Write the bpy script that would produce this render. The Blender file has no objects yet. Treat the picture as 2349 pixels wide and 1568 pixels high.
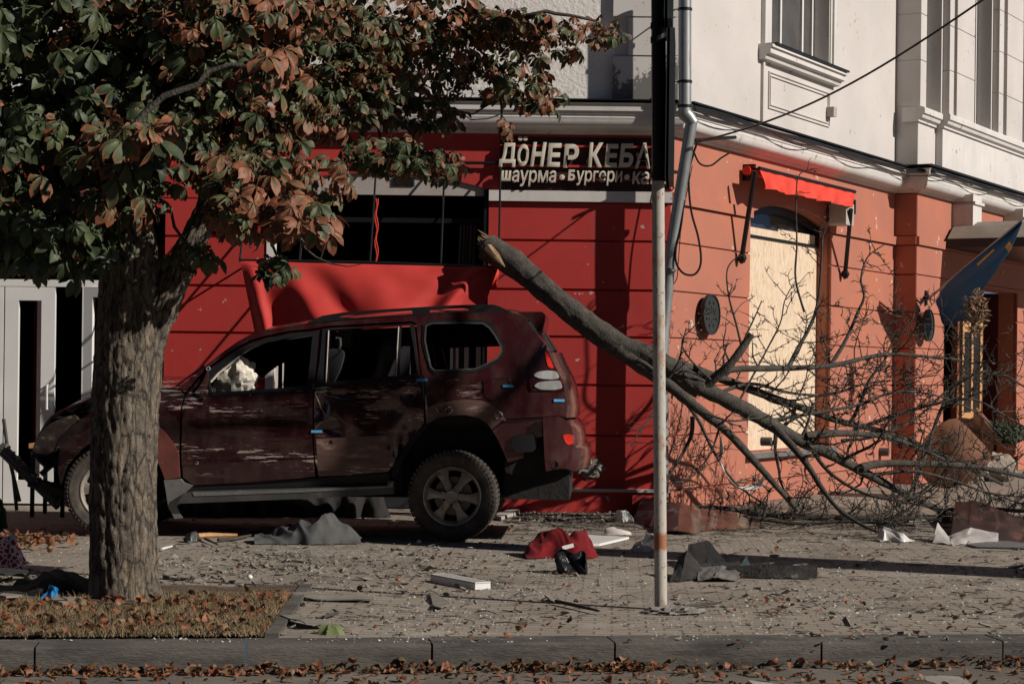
import bpy, math, random
import numpy as np
from mathutils import Vector, Matrix, noise, geometry
R = math.radians
rnd = random.Random(7)
sc = bpy.context.scene
COL = sc.collection
# ------------------------------------------------------------ camera
F, PX, PY, H, ROLL = 4500.0, 1174.5, 847.0, 1.47, .012      # photo measured on a 2349 px wide grid
cd = bpy.data.cameras.new("camera"); cam = bpy.data.objects.new("camera", cd); COL.objects.link(cam)
cam.location = (0, 0, H); cam.rotation_euler = (math.pi/2, -ROLL, 0)
cd.sensor_width = 36; cd.lens = F/2349*36; cd.shift_y = (PY-784)/2349; cd.clip_end = 2000; cd.clip_start = .1
sc.camera = cam
# ------------------------------------------------------------ world, sun, exposure
SAZ, SEL = R(67), R(30)            # azimuth measured from -Y towards +X
sdir = Vector((math.sin(SAZ)*math.cos(SEL), -math.cos(SAZ)*math.cos(SEL), math.sin(SEL)))
W = bpy.data.worlds.new("World"); sc.world = W; W.use_nodes = True
nt = W.node_tree; bg = nt.nodes["Background"]
sky = nt.nodes.new("ShaderNodeTexSky"); sky.sky_type = 'NISHITA'; sky.sun_disc = False
sky.sun_elevation = SEL; sky.sun_rotation = math.atan2(sdir.x, sdir.y)
sky.air_density = .25; sky.dust_density = .1; sky.ozone_density = .4
nt.links.new(sky.outputs[0], bg.inputs[0]); bg.inputs[1].default_value = .05
sl = bpy.data.lights.new("sun", 'SUN'); sl.energy = 5.0; sl.angle = R(.5); sl.color = (1, .92, .83)
so = bpy.data.objects.new("sun", sl); COL.objects.link(so); so.rotation_euler = sdir.to_track_quat('Z', 'Y').to_euler()
vs = sc.view_settings; vs.view_transform = 'Standard'; vs.look = 'None'; vs.gamma = 1; vs.exposure = -.05; vs.use_curve_mapping = False
sc.render.engine = 'CYCLES'
# ------------------------------------------------------------ projection helpers
CAM = Vector((0, 0, H)); _c, _s = math.cos(ROLL), math.sin(ROLL)
def ray(x, y):
    u, v = x-PX, y-PY
    return Vector(((u*_c+v*_s)/F, 1, -(-u*_s+v*_c)/F))
def P(x, y, Y): return CAM+ray(x, y)*Y
def G(x, y, z=0.0):
    r = ray(x, y); return CAM+r*((z-H)/r.z)
YW = 20.26
CX = 1.62
AW = R(29.7)
DV = Vector((math.sin(AW), math.cos(AW), 0)); NV = Vector((math.cos(AW), -math.sin(AW), 0)); CO = Vector((CX, YW, 0))
def Wz(x, y, Y=YW):
    p = P(x, y, Y); return p.x, p.z
def St(x, y, o=0.0):               # pixel -> (t, z) on the right facade, o metres in front of it
    r = ray(x, y); p0 = CO+NV*o
    k = (p0-CAM).dot(NV)/r.dot(NV); p = CAM+r*k
    return (p-CO).dot(DV), p.z
def fr(a, z, c): return Vector((a, YW-c, z))                 # front facade frame
def sd(t, z, c): return CO+DV*t+NV*c+Vector((0, 0, z))       # right facade frame
# ------------------------------------------------------------ objects
def origin(o):
    v = Vector((0, 0, 0))
    while o: v += o.location; o = o.parent
    return v
def tag(o, label=None, cat=None, group=None, kind=None):
    if label: o['label'] = label
    if cat: o['category'] = cat
    if group: o['group'] = group
    if kind: o['kind'] = kind
    return o
def thing(name, loc, label, cat, group=None):
    o = bpy.data.objects.new(name, None); COL.objects.link(o); o.location = loc; o.empty_display_size = .1
    return tag(o, label, cat, group, 'thing')
def inpoly(p, poly):
    x, y = p; c = False; j = len(poly)-1
    for i in range(len(poly)):
        xi, yi = poly[i][0], poly[i][1]; xj, yj = poly[j][0], poly[j][1]
        if (yi > y) != (yj > y) and x < (xj-xi)*(y-yi)/(yj-yi)+xi: c = not c
        j = i
    return c
def cdt(outer, holes, step=None, jit=.2):
    pts = []; edges = []
    for L in [outer]+holes:
        b = len(pts); n = len(L)
        pts += [Vector((p[0], p[1])) for p in L]
        edges += [(b+i, b+(i+1) % n) for i in range(n)]
    if step:
        xs = [p[0] for p in outer]; ys = [p[1] for p in outer]
        def dens(L):
            out = []
            for i in range(len(L)):
                a, b2 = L[i], L[(i+1) % len(L)]
                out.append(a)
            return out
        nx = int((max(xs)-min(xs))/step)+1; ny = int((max(ys)-min(ys))/step)+1
        for i in range(nx+1):
            for j in range(ny+1):
                q = (min(xs)+(i+.5*(j % 2))*step, min(ys)+(j+.37)*step)
                if inpoly(q, outer) and not any(inpoly(q, h) for h in holes):
                    ok = True
                    for L in [outer]+holes:
                        for k in range(len(L)):
                            a, b2 = L[k], L[(k+1) % len(L)]
                            dx, dy = b2[0]-a[0], b2[1]-a[1]; l2 = dx*dx+dy*dy or 1e-9
                            t = max(0, min(1, ((q[0]-a[0])*dx+(q[1]-a[1])*dy)/l2))
                            if (a[0]+t*dx-q[0])**2+(a[1]+t*dy-q[1])**2 < (step*.35)**2: ok = False; break
                        if not ok: break
                    if ok: pts.append(Vector(q))
    r = geometry.delaunay_2d_cdt(pts, edges, [], 0, 1e-6)
    vs2, fs = r[0], r[2]; out = []
    for f in fs:
        c = (sum(vs2[i][0] for i in f)/len(f), sum(vs2[i][1] for i in f)/len(f))
        if inpoly(c, outer) and not any(inpoly(c, h) for h in holes): out.append(tuple(f))
    return [(v[0], v[1]) for v in vs2], out
def subdiv(L, step):
    out = []
    for i in range(len(L)):
        a, b = L[i], L[(i+1) % len(L)]
        n = max(1, int(math.hypot(b[0]-a[0], b[1]-a[1])/step))
        for k in range(n): out.append((a[0]+(b[0]-a[0])*k/n, a[1]+(b[1]-a[1])*k/n))
    return out
def rpoly(L, r, n=4):              # round the corners of a polygon
    out = []; N = len(L)
    for i in range(N):
        p0, p1, p2 = Vector(L[i-1][:2]), Vector(L[i][:2]), Vector(L[(i+1) % N][:2])
        a, b = p0-p1, p2-p1; rr = min(r, a.length*.45, b.length*.45)
        s, e = p1+a.normalized()*rr, p1+b.normalized()*rr
        for k in range(n+1):
            t = k/n; q = s*(1-t)**2+p1*2*t*(1-t)+e*t*t; out.append((q.x, q.y))
    return out
class MB:
    def __init__(s): s.v = []; s.f = []; s.c = []
    def quad(s, a, b, c, d):
        n = len(s.v); s.v += [Vector(a), Vector(b), Vector(c), Vector(d)]; s.f.append((n, n+1, n+2, n+3)); return s
    def face(s, L):
        n = len(s.v); s.v += [Vector(p) for p in L]; s.f.append(tuple(range(n, n+len(L)))); return s
    def hexa(s, fm, a0, a1, b0, b1, c0, c1):
        n = len(s.v)
        s.v += [fm(a, b, c) for c in (c0, c1) for b in (b0, b1) for a in (a0, a1)]
        for q in ((0, 1, 3, 2), (4, 6, 7, 5), (0, 4, 5, 1), (2, 3, 7, 6), (0, 2, 6, 4), (1, 5, 7, 3)): s.f.append(tuple(n+i for i in q))
        return s
    def box(s, x0, x1, y0, y1, z0, z1): return s.hexa(lambda a, b, c: Vector((a, b, c)), x0, x1, y0, y1, z0, z1)
    def obox(s, c, sx, sy, sz, rot=(0, 0, 0)):
        m = Matrix.Translation(c) @ (Matrix.Rotation(rot[2], 4, 'Z') @ Matrix.Rotation(rot[1], 4, 'Y') @ Matrix.Rotation(rot[0], 4, 'X'))
        return s.hexa(lambda a, b, d: m @ Vector((a, b, d)), -sx/2, sx/2, -sy/2, sy/2, -sz/2, sz/2)
    def tube(s, pts, rad, n=8, cap=True, jit=0):
        pts = [Vector(p) for p in pts]
        if not hasattr(rad, '__len__'): rad = [rad]*len(pts)
        up = None; base = len(s.v)
        for i, p in enumerate(pts):
            t = (pts[min(i+1, len(pts)-1)]-pts[max(i-1, 0)])
            if t.length < 1e-9: t = Vector((0, 0, 1))
            t.normalize()
            if up is None: up = t.orthogonal().normalized()
            up = (up-t*up.dot(t))
            if up.length < 1e-6: up = t.orthogonal()
            up.normalize(); b = t.cross(up)
            for k in range(n):
                a = 2*math.pi*k/n; r = rad[i]*(1+(rnd.random()-.5)*jit)
                s.v.append(p+(up*math.cos(a)+b*math.sin(a))*r)
        for i in range(len(pts)-1):
            for k in range(n):
                a, c = base+i*n, base+(i+1)*n; s.f.append((a+k, a+(k+1) % n, c+(k+1) % n, c+k))
        if cap:
            s.f.append(tuple(base+k for k in range(n))[::-1]); s.f.append(tuple(base+(len(pts)-1)*n+k for k in range(n)))
        return s
    def lathe(s, prof, m, n=32, close=False):       # prof (r, h) about local z of matrix m
        base = len(s.v)
        for r, h in prof:
            for k in range(n):
                a = 2*math.pi*k/n; s.v.append(m @ Vector((r*math.cos(a), r*math.sin(a), h)))
        L = len(prof)
        for i in range(L if close else L-1):
            for k in range(n):
                a, c = base+i*n, base+((i+1) % L)*n; s.f.append((a+k, a+(k+1) % n, c+(k+1) % n, c+k))
        return s
    def plate(s, outer, holes, fm, thick, step=None, c0=0.0):
        v2, fs = cdt(outer, holes, step); n = len(s.v); N = len(v2)
        s.v += [fm(a, b, c0) for a, b in v2]+[fm(a, b, c0-thick) for a, b in v2]
        cnt = {}
        for f in fs:
            s.f.append(tuple(n+i for i in f)); s.f.append(tuple(n+N+i for i in f[::-1]))
            for i in range(len(f)):
                e = (f[i], f[(i+1) % len(f)]); k = (min(e), max(e)); cnt[k] = None if k in cnt else e
        for e in cnt.values():
            if e: s.f.append((n+e[1], n+e[0], n+N+e[0], n+N+e[1]))
        return s
    def grid(s, fn, nu, nv):
        n = len(s.v)
        for i in range(nu+1):
            for j in range(nv+1): s.v.append(Vector(fn(i/nu, j/nv)))
        for i in range(nu):
            for j in range(nv):
                a = n+i*(nv+1)+j; s.f.append((a, a+1, a+nv+2, a+nv+1))
        return s
    def sheet(s, fn, nu, nv, th=.004):              # thin cloth with real thickness
        n = len(s.v); V = [[Vector(fn(i/nu, j/nv)) for j in range(nv+1)] for i in range(nu+1)]
        Nn = []
        for i in range(nu+1):
            for j in range(nv+1):
                a = V[min(i+1, nu)][j]-V[max(i-1, 0)][j]; b = V[i][min(j+1, nv)]-V[i][max(j-1, 0)]
                q = a.cross(b); Nn.append(q.normalized() if q.length > 1e-9 else Vector((0, 0, 1)))
        k = 0
        fl = [V[i][j] for i in range(nu+1) for j in range(nv+1)]
        s.v += fl+[p-q*th for p, q in zip(fl, Nn)]; M = len(fl); w = nv+1
        for i in range(nu):
            for j in range(nv):
                a = n+i*w+j; s.f.append((a, a+1, a+w+1, a+w)); s.f.append((a+M, a+w+M, a+w+1+M, a+1+M))
        for i in range(nu):
            for j in (0, nv): a = n+i*w+j; s.f.append((a, a+w, a+w+M, a+M))
        for j in range(nv):
            for i in (0, nu): a = n+i*w+j; s.f.append((a, a+1, a+1+M, a+M))
        return s
    def blob(s, c, r, rot=0, nz=.25, nf=2.5, seed=0, nu=24, nv=14, flat=0):
        c = Vector(c); mz = Matrix.Rotation(rot, 3, 'Z'); n = len(s.v)
        for j in range(nv+1):
            ph = math.pi*j/nv
            for i in range(nu):
                th = 2*math.pi*i/nu
                d = Vector((math.sin(ph)*math.cos(th), math.sin(ph)*math.sin(th), math.cos(ph)))
                k = 1+nz*noise.noise(d*nf+Vector((seed*7.3, seed, 0)))+nz*.5*noise.noise(d*nf*2.3+Vector((seed, 3.3, 9)))
                q = Vector((d.x*r[0], d.y*r[1], d.z*r[2]))*k
                q = c+mz @ q
                if flat is not None and q.z < flat: q.z = flat+.002
                s.v.append(q)
        for j in range(nv):
            for i in range(nu):
                a, b = n+j*nu, n+(j+1)*nu; s.f.append((a+i, a+(i+1) % nu, b+(i+1) % nu, b+i))
        return s
    def build(s, name, mat, parent=None, smooth=35, col=None):
        o0 = origin(parent); me = bpy.data.meshes.new(name)
        me.from_pydata([tuple(v-o0) for v in s.v], [], s.f); me.validate()
        import bmesh
        bm = bmesh.new(); bm.from_mesh(me); bmesh.ops.remove_doubles(bm, verts=bm.verts, dist=1e-5)
        bmesh.ops.delete(bm, geom=[v for v in bm.verts if not v.link_faces], context='VERTS'); bmesh.ops.recalc_face_normals(bm, faces=bm.faces); bm.to_mesh(me); bm.free()
        if smooth: me.shade_smooth(); me.set_sharp_from_angle(angle=R(smooth))
        me.materials.append(mat); o = bpy.data.objects.new(name, me); COL.objects.link(o)
        if parent: o.parent = parent
        return o
def solo(mb, name, mat, label, cat, loc=None, group=None, kind=None, smooth=35):
    o = mb.build(name, mat, None, smooth)
    kind = kind or 'thing'
    if loc is None:
        n = len(o.data.vertices); a = np.empty(n*3); o.data.vertices.foreach_get('co', a); a = a.reshape(-1, 3)
        loc = Vector((a[:, 0].mean(), a[:, 1].mean(), a[:, 2].min()))
    loc = Vector(loc); o.data.transform(Matrix.Translation(-loc)); o.location = loc
    return tag(o, label, cat, group, kind)
# ------------------------------------------------------------ materials
def newmat(name):
    m = bpy.data.materials.new(name); m.use_nodes = True; t = m.node_tree
    return m, t, t.nodes['Principled BSDF']
def N(t, typ, **k):
    n = t.nodes.new(typ)
    for a, b in k.items(): setattr(n, a, b)
    return n
def mixc(t, fac, a, b, mode='MIX'):
    n = N(t, 'ShaderNodeMix', data_type='RGBA', blend_type=mode)
    for s_, v in ((0, fac), (6, a), (7, b)):
        if hasattr(v, 'is_linked') or isinstance(v, bpy.types.NodeSocket): t.links.new(v, n.inputs[s_])
        elif s_ == 0: n.inputs[0].default_value = v
        else: n.inputs[s_].default_value = (*v, 1) if len(v) == 3 else v
    return n.outputs[2]
def nz(t, scale, detail=4, vec=None, stretch=None, rough=.55, typ='ShaderNodeTexNoise'):
    n = N(t, typ); n.inputs['Scale'].default_value = scale
    if 'Detail' in n.inputs: n.inputs['Detail'].default_value = detail
    if 'Roughness' in n.inputs: n.inputs['Roughness'].default_value = rough
    if vec is None: vec = N(t, 'ShaderNodeTexCoord').outputs['Object']
    if stretch:
        mp = N(t, 'ShaderNodeMapping'); mp.inputs['Scale'].default_value = stretch; t.links.new(vec, mp.inputs[0]); vec = mp.outputs[0]
    t.links.new(vec, n.inputs['Vector']); return n
def ramp(t, sock, a, b, ca=(0, 0, 0), cb=(1, 1, 1), interp='LINEAR'):
    n = N(t, 'ShaderNodeValToRGB'); e = n.color_ramp.elements; n.color_ramp.interpolation = interp
    e[0].position = a; e[1].position = b; e[0].color = (*ca, 1); e[1].color = (*cb, 1); t.links.new(sock, n.inputs[0]); return n.outputs[0]
def bump(t, bs, sock, st, dist=.01, prev=None):
    b = N(t, 'ShaderNodeBump'); b.inputs['Strength'].default_value = st; b.inputs['Distance'].default_value = dist
    t.links.new(sock, b.inputs['Height'])
    if prev: t.links.new(prev, b.inputs['Normal'])
    t.links.new(b.outputs[0], bs.inputs['Normal']); return b.outputs[0]
def M(name, col, rough=.8, metal=0, var=.25, vs_=3, fine=.12, fs=40, bmp=.2, bs_=60, dist=.004, col2=None, dirt=None, dlo=.55, dhi=.7, dsc=2.5, stretch=None, coat=0, spec=.4, streak=None, chips=None):
    m, t, b = newmat(name)
    tc = N(t, 'ShaderNodeTexCoord').outputs['Object']
    n1 = nz(t, vs_, 5, tc, stretch); n2 = nz(t, fs, 3, tc, stretch)
    c2 = col2 or tuple(max(0, c*(1-var)) for c in col); c1 = tuple(min(1, c*(1+var*.5)) for c in col)
    c = mixc(t, ramp(t, n1.outputs[0], .3, .7), c2, c1)
    c = mixc(t, ramp(t, n2.outputs[0], .35, .65), mixc(t, fine, c, (0, 0, 0)), c)
    if dirt:
        n3 = nz(t, dsc, 8, tc, stretch, .7); c = mixc(t, ramp(t, n3.outputs[0], dlo, dhi), c, dirt)
    if streak:
        n4 = nz(t, 1, 6, tc, (7, 7, .45), .6); n5 = nz(t, 1.1, 4, tc)
        q_ = N(t, 'ShaderNodeMath', operation='MULTIPLY'); t.links.new(ramp(t, n4.outputs[0], .5, .75), q_.inputs[0]); t.links.new(ramp(t, n5.outputs[0], .4, .6), q_.inputs[1])
        c = mixc(t, q_.outputs[0], c, streak)
    if chips:
        n6 = nz(t, 9, 3, tc, None, .5); n7 = nz(t, 1.7, 3, tc)
        q_ = N(t, 'ShaderNodeMath', operation='MULTIPLY_ADD'); t.links.new(n7.outputs[0], q_.inputs[0]); q_.inputs[1].default_value = .35; t.links.new(n6.outputs[0], q_.inputs[2])
        c = mixc(t, ramp(t, q_.outputs[0], .885, .90), c, chips)
    t.links.new(c, b.inputs['Base Color'])
    b.inputs['Roughness'].default_value = rough; b.inputs['Metallic'].default_value = metal
    b.inputs['Coat Weight'].default_value = coat; b.inputs['Coat Roughness'].default_value = .08; b.inputs['Specular IOR Level'].default_value = spec
    if bmp: bump(t, b, nz(t, bs_, 6, tc, stretch).outputs[0], bmp, dist)
    return m
mt = {}
mt['white'] = M('white_plaster', (.56, .525, .50), .9, var=.1, vs_=1.2, fine=.05, bmp=.35, bs_=35, dist=.006, dirt=(.42, .39, .35), dlo=.66, dhi=.8, dsc=3, streak=(.53, .50, .465), chips=(.38, .34, .30))
mt['whiter'] = M('rough_white_plaster', (.82, .785, .74), .95, var=.10, vs_=1.5, fine=.05, bmp=.5, bs_=22, dist=.02, dirt=(.4, .37, .33), dlo=.62, dhi=.75, dsc=4)
mt['cornice'] = M('cornice_white', (.62, .595, .57), .8, var=.1, vs_=2, fine=.04, bmp=.2, bs_=30, dirt=(.36, .33, .29), dlo=.66, dhi=.78, dsc=5, streak=(.46, .44, .40), chips=(.3, .27, .24))
mt['red'] = M('red_facade_paint', (.44, .034, .03), .62, var=.14, vs_=1.3, fine=.06, bmp=.25, bs_=50, dist=.003, dirt=(.30, .03, .025), dlo=.55, dhi=.8, dsc=4, streak=(.36, .05, .042), chips=(.45, .30, .26))
mt['salmon'] = M('salmon_facade_paint', (.405, .15, .10), .85, var=.1, vs_=1.2, fine=.05, bmp=.3, bs_=45, dist=.004, dirt=(.44, .145, .075), dlo=.5, dhi=.75, dsc=1.2, streak=(.36, .15, .10), chips=(.5, .40, .33))
mt['pvc'] = M('white_pvc', (.72, .72, .70), .35, var=.05, fine=.03, bmp=0, dirt=(.5, .48, .45), dlo=.68, dhi=.8)
mt['header'] = M('grey_header_panel', (.42, .38, .35), .6, var=.1, bmp=.05)
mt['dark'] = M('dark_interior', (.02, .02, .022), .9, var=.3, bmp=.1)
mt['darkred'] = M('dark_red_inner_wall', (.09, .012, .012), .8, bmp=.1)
mt['black'] = M('black_plastic', (.014, .015, .017), .45, var=.3, fine=.2, bmp=.1, bs_=120)
mt['blackm'] = M('black_metal', (.02, .022, .025), .4, .5, bmp=.1)
mt['rubber'] = M('tyre_rubber', (.055, .046, .04), .8, var=.35, vs_=6, bmp=.25, bs_=90, dirt=(.13, .11, .09), dlo=.45, dhi=.75, dsc=5)
mt['galv'] = M('galvanised_steel', (.34, .36, .36), .42, .55, var=.3, vs_=5, stretch=(1, 1, .25), bmp=.08, dirt=(.16, .10, .06), dlo=.6, dhi=.72, dsc=5)
mt['grey'] = M('grey_zinc_sill', (.2, .2, .2), .5, .3, bmp=.1)
mt['glassu'] = M('grey_window_glass', (.10, .095, .088), .3, 0, var=.3, bmp=0, spec=.3)
mt['glass'] = M('dark_window_glass', (.03, .035, .04), .08, 0, var=.2, bmp=0, spec=.6)
mt['wood'] = M('pine_wood', (.55, .30, .13), .6, stretch=(3, 3, .3), vs_=8, var=.3, bmp=.2, bs_=50)
mt['woodd'] = M('brown_wood', (.24, .09, .035), .55, stretch=(3, 3, .3), vs_=8, var=.35, bmp=.2)
mt['concrete'] = M('concrete', (.27, .255, .23), .95, var=.25, vs_=8, bmp=.8, bs_=40, dist=.01, dirt=(.14, .13, .12), dlo=.5, dhi=.7)
mt['cloth'] = M('red_awning_fabric', (.52, .035, .028), .7, var=.1, vs_=3, fine=.05, bmp=.15, bs_=200, dist=.001)
mt['cloth2'] = M('bright_red_valance', (.75, .06, .035), .75, var=.08, fine=.04, bmp=.15, bs_=180, dist=.001)
mt['twig'] = M('grey_bark_fallen', (.105, .095, .078), .95, var=.45, vs_=12, fine=.5, fs=70, bmp=1, bs_=60, dist=.012, dirt=(.05, .045, .04), dlo=.45, dhi=.6, dsc=14)
mt['break'] = M('fresh_broken_wood', (.40, .27, .16), .9, stretch=(4, 4, 1), vs_=20, var=.4, bmp=.8, bs_=60, dist=.01)
# ============================================================ GROUND
def paving_mat():
    m, t, b = newmat('pavement_bricks')
    tc = N(t, 'ShaderNodeTexCoord').outputs['Object']
    mp = N(t, 'ShaderNodeMapping'); mp.inputs['Rotation'].default_value = (0, 0, R(3)); t.links.new(tc, mp.inputs[0])
    br = N(t, 'ShaderNodeTexBrick'); t.links.new(mp.outputs[0], br.inputs['Vector'])
    br.inputs['Scale'].default_value = 1; br.inputs['Brick Width'].default_value = .2; br.inputs['Row Height'].default_value = .1
    br.inputs['Mortar Size'].default_value = .008; br.inputs['Mortar Smooth'].default_value = .3
    br.inputs['Color1'].default_value = (.31, .26, .205, 1); br.inputs['Color2'].default_value = (.255, .215, .17, 1); br.inputs['Mortar'].default_value = (.06, .052, .044, 1)
    n1 = nz(t, .6, 6, tc); n2 = nz(t, 60, 4, tc); n3 = nz(t, 5, 8, tc, None, .75)
    c = mixc(t, ramp(t, n1.outputs[0], .35, .65), br.outputs[0], mixc(t, .35, br.outputs[0], (.33, .30, .26)))
    c = mixc(t, ramp(t, n3.outputs[0], .5, .85), c, (.19, .155, .12))
    n4 = nz(t, 1.6, 7, tc, (1, 1.8, 1), .7); c = mixc(t, ramp(t, n4.outputs[0], .54, .66), c, (.36, .325, .27)); n5 = nz(t, .9, 5, tc, None, .65); c = mixc(t, ramp(t, n5.outputs[0], .52, .66), c, mixc(t, .45, c, (.09, .07, .055)))
    c = mixc(t, ramp(t, n2.outputs[0], .4, .62), mixc(t, .14, c, (.03, .03, .03)), c)
    t.links.new(c, b.inputs['Base Color']); b.inputs['Roughness'].default_value = .92
    p = bump(t, b, br.outputs['Fac'], -.6, .006); bump(t, b, n2.outputs[0], .5, .004, p)
    return m
mt['pave'] = paving_mat()
mt['asphalt'] = M('asphalt_road', (.19, .168, .14), .95, var=.3, vs_=2, fine=.5, fs=150, bmp=.8, bs_=200, dist=.004, dirt=(.25, .22, .19), dlo=.5, dhi=.75, dsc=1.3)
mt['kerb'] = M('kerb_concrete', (.125, .115, .102), .95, var=.25, vs_=5, fine=.3, fs=90, bmp=.8, bs_=50, dist=.01, stretch=(.5, 1, 2.5), dirt=(.05, .047, .043), dlo=.46, dhi=.62, dsc=4)
mt['soil'] = M('verge_soil', (.12, .085, .055), 1, var=.5, vs_=6, bmp=1, bs_=40, dist=.02)
KA = G(0, 1484); KB = G(2349, 1468)                     # front top edge of the kerb
kd = (KB-KA); kd.normalize(); kn = Vector((-kd.y, kd.x, 0))
def kp(a, b, z): return KA+kd*a+kn*b+Vector((0, 0, z))
def frame_k(a, b, c): return kp(a, b, c)
mb = MB(); mb.quad(kp(-60, .30, -.004), kp(80, .30, -.004), kp(80, 140, -.004), kp(-60, 140, -.004))
tag(mb.build('pavement', mt['pave']), kind='structure')
mb = MB(); mb.quad(kp(-80, -60, -.14), kp(80, -60, -.14), kp(80, .1, -.14), kp(-80, .1, -.14))
tag(mb.build('road', mt['asphalt']), kind='structure')
mb = MB()
a = (G(82, 1484)-KA).dot(kd)-8.3*1.03
L = [ (G(x, 1480)-KA).dot(kd) for x in (82, 565, 993, 1418, 1903, 2333)]
L = [L[0]-1.07*k for k in range(8, 0, -1)]+L+[L[-1]+1.02*k for k in range(1, 9)]
for i in range(len(L)-1):
    dz = rnd.uniform(-.006, .004); dy = rnd.uniform(-.006, .006); r0 = .012
    prof = [(0, -.2), (0, -.012), (.004, -.004), (.012, 0), (.29, 0), (.295, -.2)]
    q = []
    x0, x1 = L[i]+.006, L[i+1]-.006
    n = len(mb.v); S = 14
    for s_ in range(S+1):
        x = x0+(x1-x0)*s_/S
        for (bb, cc) in prof:
            w = .004*noise.noise(Vector((x*6, cc*20, bb*9)))
            mb.v.append(kp(x, bb+dy+w, cc+dz+w*.6))
    for s_ in range(S):
        for k in range(len(prof)-1):
            a0 = n+s_*len(prof)+k; mb.f.append((a0, a0+1, a0+len(prof)+1, a0+len(prof)))
    mb.f.append(tuple(n+k for k in range(len(prof)))); mb.f.append(tuple(n+S*len(prof)+k for k in range(len(prof)))[::-1])
tag(mb.build('kerb', mt['kerb'], None, 40), kind='structure')
# grass verge
E0 = (G(607, 1463)-KA).dot(kd); E1 = (G(690, 1347)-KA)
va, vb = E1.dot(kd), E1.dot(kn)
VP_ = [(-4, .31), (E0-.02, .31), (va-.02, vb), (-4, vb-.1)]
def vfn(u, v):
    x = -4+(E0+(va-E0)*v+4)*u; y = .31+(vb-.31)*v
    return kp(x, y, .006+.012*noise.noise(Vector((x*3, y*3, 0)))+.01)
tag(MB().grid(vfn, 60, 24).build('verge', mt['soil']), kind='structure')
mb = MB()
e0 = kp(E0, .31, 0); e1 = kp(va, vb, 0)
ed = (e1-e0).normalized(); en = Vector((ed.y, -ed.x, 0))
for k in range(3):
    l = (e1-e0).length/3
    mb.hexa(lambda a, b, c: e0+ed*a+en*b+Vector((0, 0, c+.003*k)), k*l+.004, (k+1)*l-.004, 0, .075, -.1, .022)
tag(mb.build('edging', mt['kerb']), kind='structure')
# ============================================================ BUILDING
BL = thing('corner_building', (CX, YW, 0), 'two storey corner building with red shop front, salmon right side and white upper floor', 'building')
GZ = [.235, .80, 1.32, 1.815, 2.30, 2.806, 3.205]
ZB0, ZB1, ZC0, ZC1 = 3.205, 3.315, 3.90, 4.22
XL = -14.0
xA0, xA1 = Wz(-132, 700)[0], Wz(375, 900)[0]
xB0, xB1 = Wz(611, 600)[0], Wz(1120, 600)[0]
def arch(x0, x1, z0, zs, za, n=18):          # opening outline, bottom z0, spring zs, apex za
    L = [(x0, z0)]
    h = za-zs; w = (x1-x0)/2; Rr = (w*w+h*h)/(2*h); cx = (x0+x1)/2; cz = za-Rr; a = math.asin(w/Rr)
    L += [(cx+Rr*math.sin(-a+2*a*i/n), cz+Rr*math.cos(-a+2*a*i/n)) for i in range(n+1)]
    return L+[(x1, z0)]
zBs, zBa = Wz(1118, 434)[1], Wz(866, 396)[1]
zAa = Wz(130, 438)[1]; zAs = zAa-.18
opA = arch(xA0, xA1, -.05, zAs, zAa); opB = arch(xB0, xB1, -.05, zBs, zBa)
def clipz(poly, z0, z1):
    def cl(L, sgn, zc):
        out = []
        for i in range(len(L)):
            a, b = L[i], L[(i+1) % len(L)]
            ia, ib = sgn*(a[1]-zc) >= 0, sgn*(b[1]-zc) >= 0
            if ia: out.append(a)
            if ia != ib:
                t = (zc-a[1])/(b[1]-a[1]); out.append((a[0]+(b[0]-a[0])*t, zc))
        return out
    return cl(cl(poly, 1, z0), -1, z1)
def course(mb, fm, x0, x1, z0, z1, ops, thick, c0=0):
    mb.plate([(x0, z0), (x1, z0), (x1, z1), (x0, z1)], [o for o in ops if max(q[1] for q in o) > z0 and min(q[0] for q in o) < x1 and max(q[0] for q in o) > x0], fm, thick, None, c0)
g = .013
mb = MB()
def jx(x): return x
courses = [(GZ[0], GZ[1]), (GZ[1], GZ[2]), (GZ[2], GZ[3]), (GZ[3], GZ[4]), (GZ[4], GZ[5]), (GZ[5], ZB0)]
for z0, z1 in courses: course(mb, fr, XL, CX, z0+g, z1-g, [opA, opB], .06)
course(mb, fr, XL, CX, ZB0, ZC0, [opA, opB], .06)
course(mb, fr, XL, CX, 0, GZ[0]-.012, [opA, opB], .03, .03)
course(mb, fr, XL, CX, -.3, ZC0+.3, [opA, opB], .3, -.03)      # core wall behind the grooves
tag(mb.build('wall', mt['red'], BL), 'red grooved shop wall')
# white base line and band right of the shop window
mb = MB(); mb.hexa(fr, xB1, CX+.02, GZ[0]-.014, GZ[0]+.016, 0, .05); mb.build('base_strip', mt['cornice'], BL)
mb = MB(); mb.hexa(fr, xB1+.0, CX+.01, ZB0+.0, ZB1, -.01, .045); mb.build('band', mt['cornice'], BL)
# ---- right facade
TB = St(2052, 700)[0]-.02          # where the bay begins
OB = .31
TE = 22.0
tw0, tw1 = St(1718, 800)[0], St(1905, 800)[0]
zw0 = St(1905, 1022)[1]; zws = St(1905, 520)[1]
zwa = zws+.15
opW = arch(tw0, tw1, zw0, zws, zwa)
mb = MB()
for z0, z1 in courses: course(mb, sd, 0, TB, z0+g*.8, z1-g*.8, [opW], .06)
course(mb, sd, 0, TB, ZB1, ZC0, [opW], .06)
course(mb, sd, 0, TB, ZB0, ZB1, [opW], .10, .04)
course(mb, sd, 0, TB, 0, GZ[0]-.01, [opW], .03, .035)
course(mb, sd, 0, TB+.3, -.3, ZC0+.3, [opW], .22, -.022)
td0, td1 = St(2165, 800, OB)[0], St(2333, 800, OB)[0]
zda = St(2200, 600, OB)[1]
opD = [(td0, -.05), (td0, 2.75), (td1, 2.75), (td1, -.05)]
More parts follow.
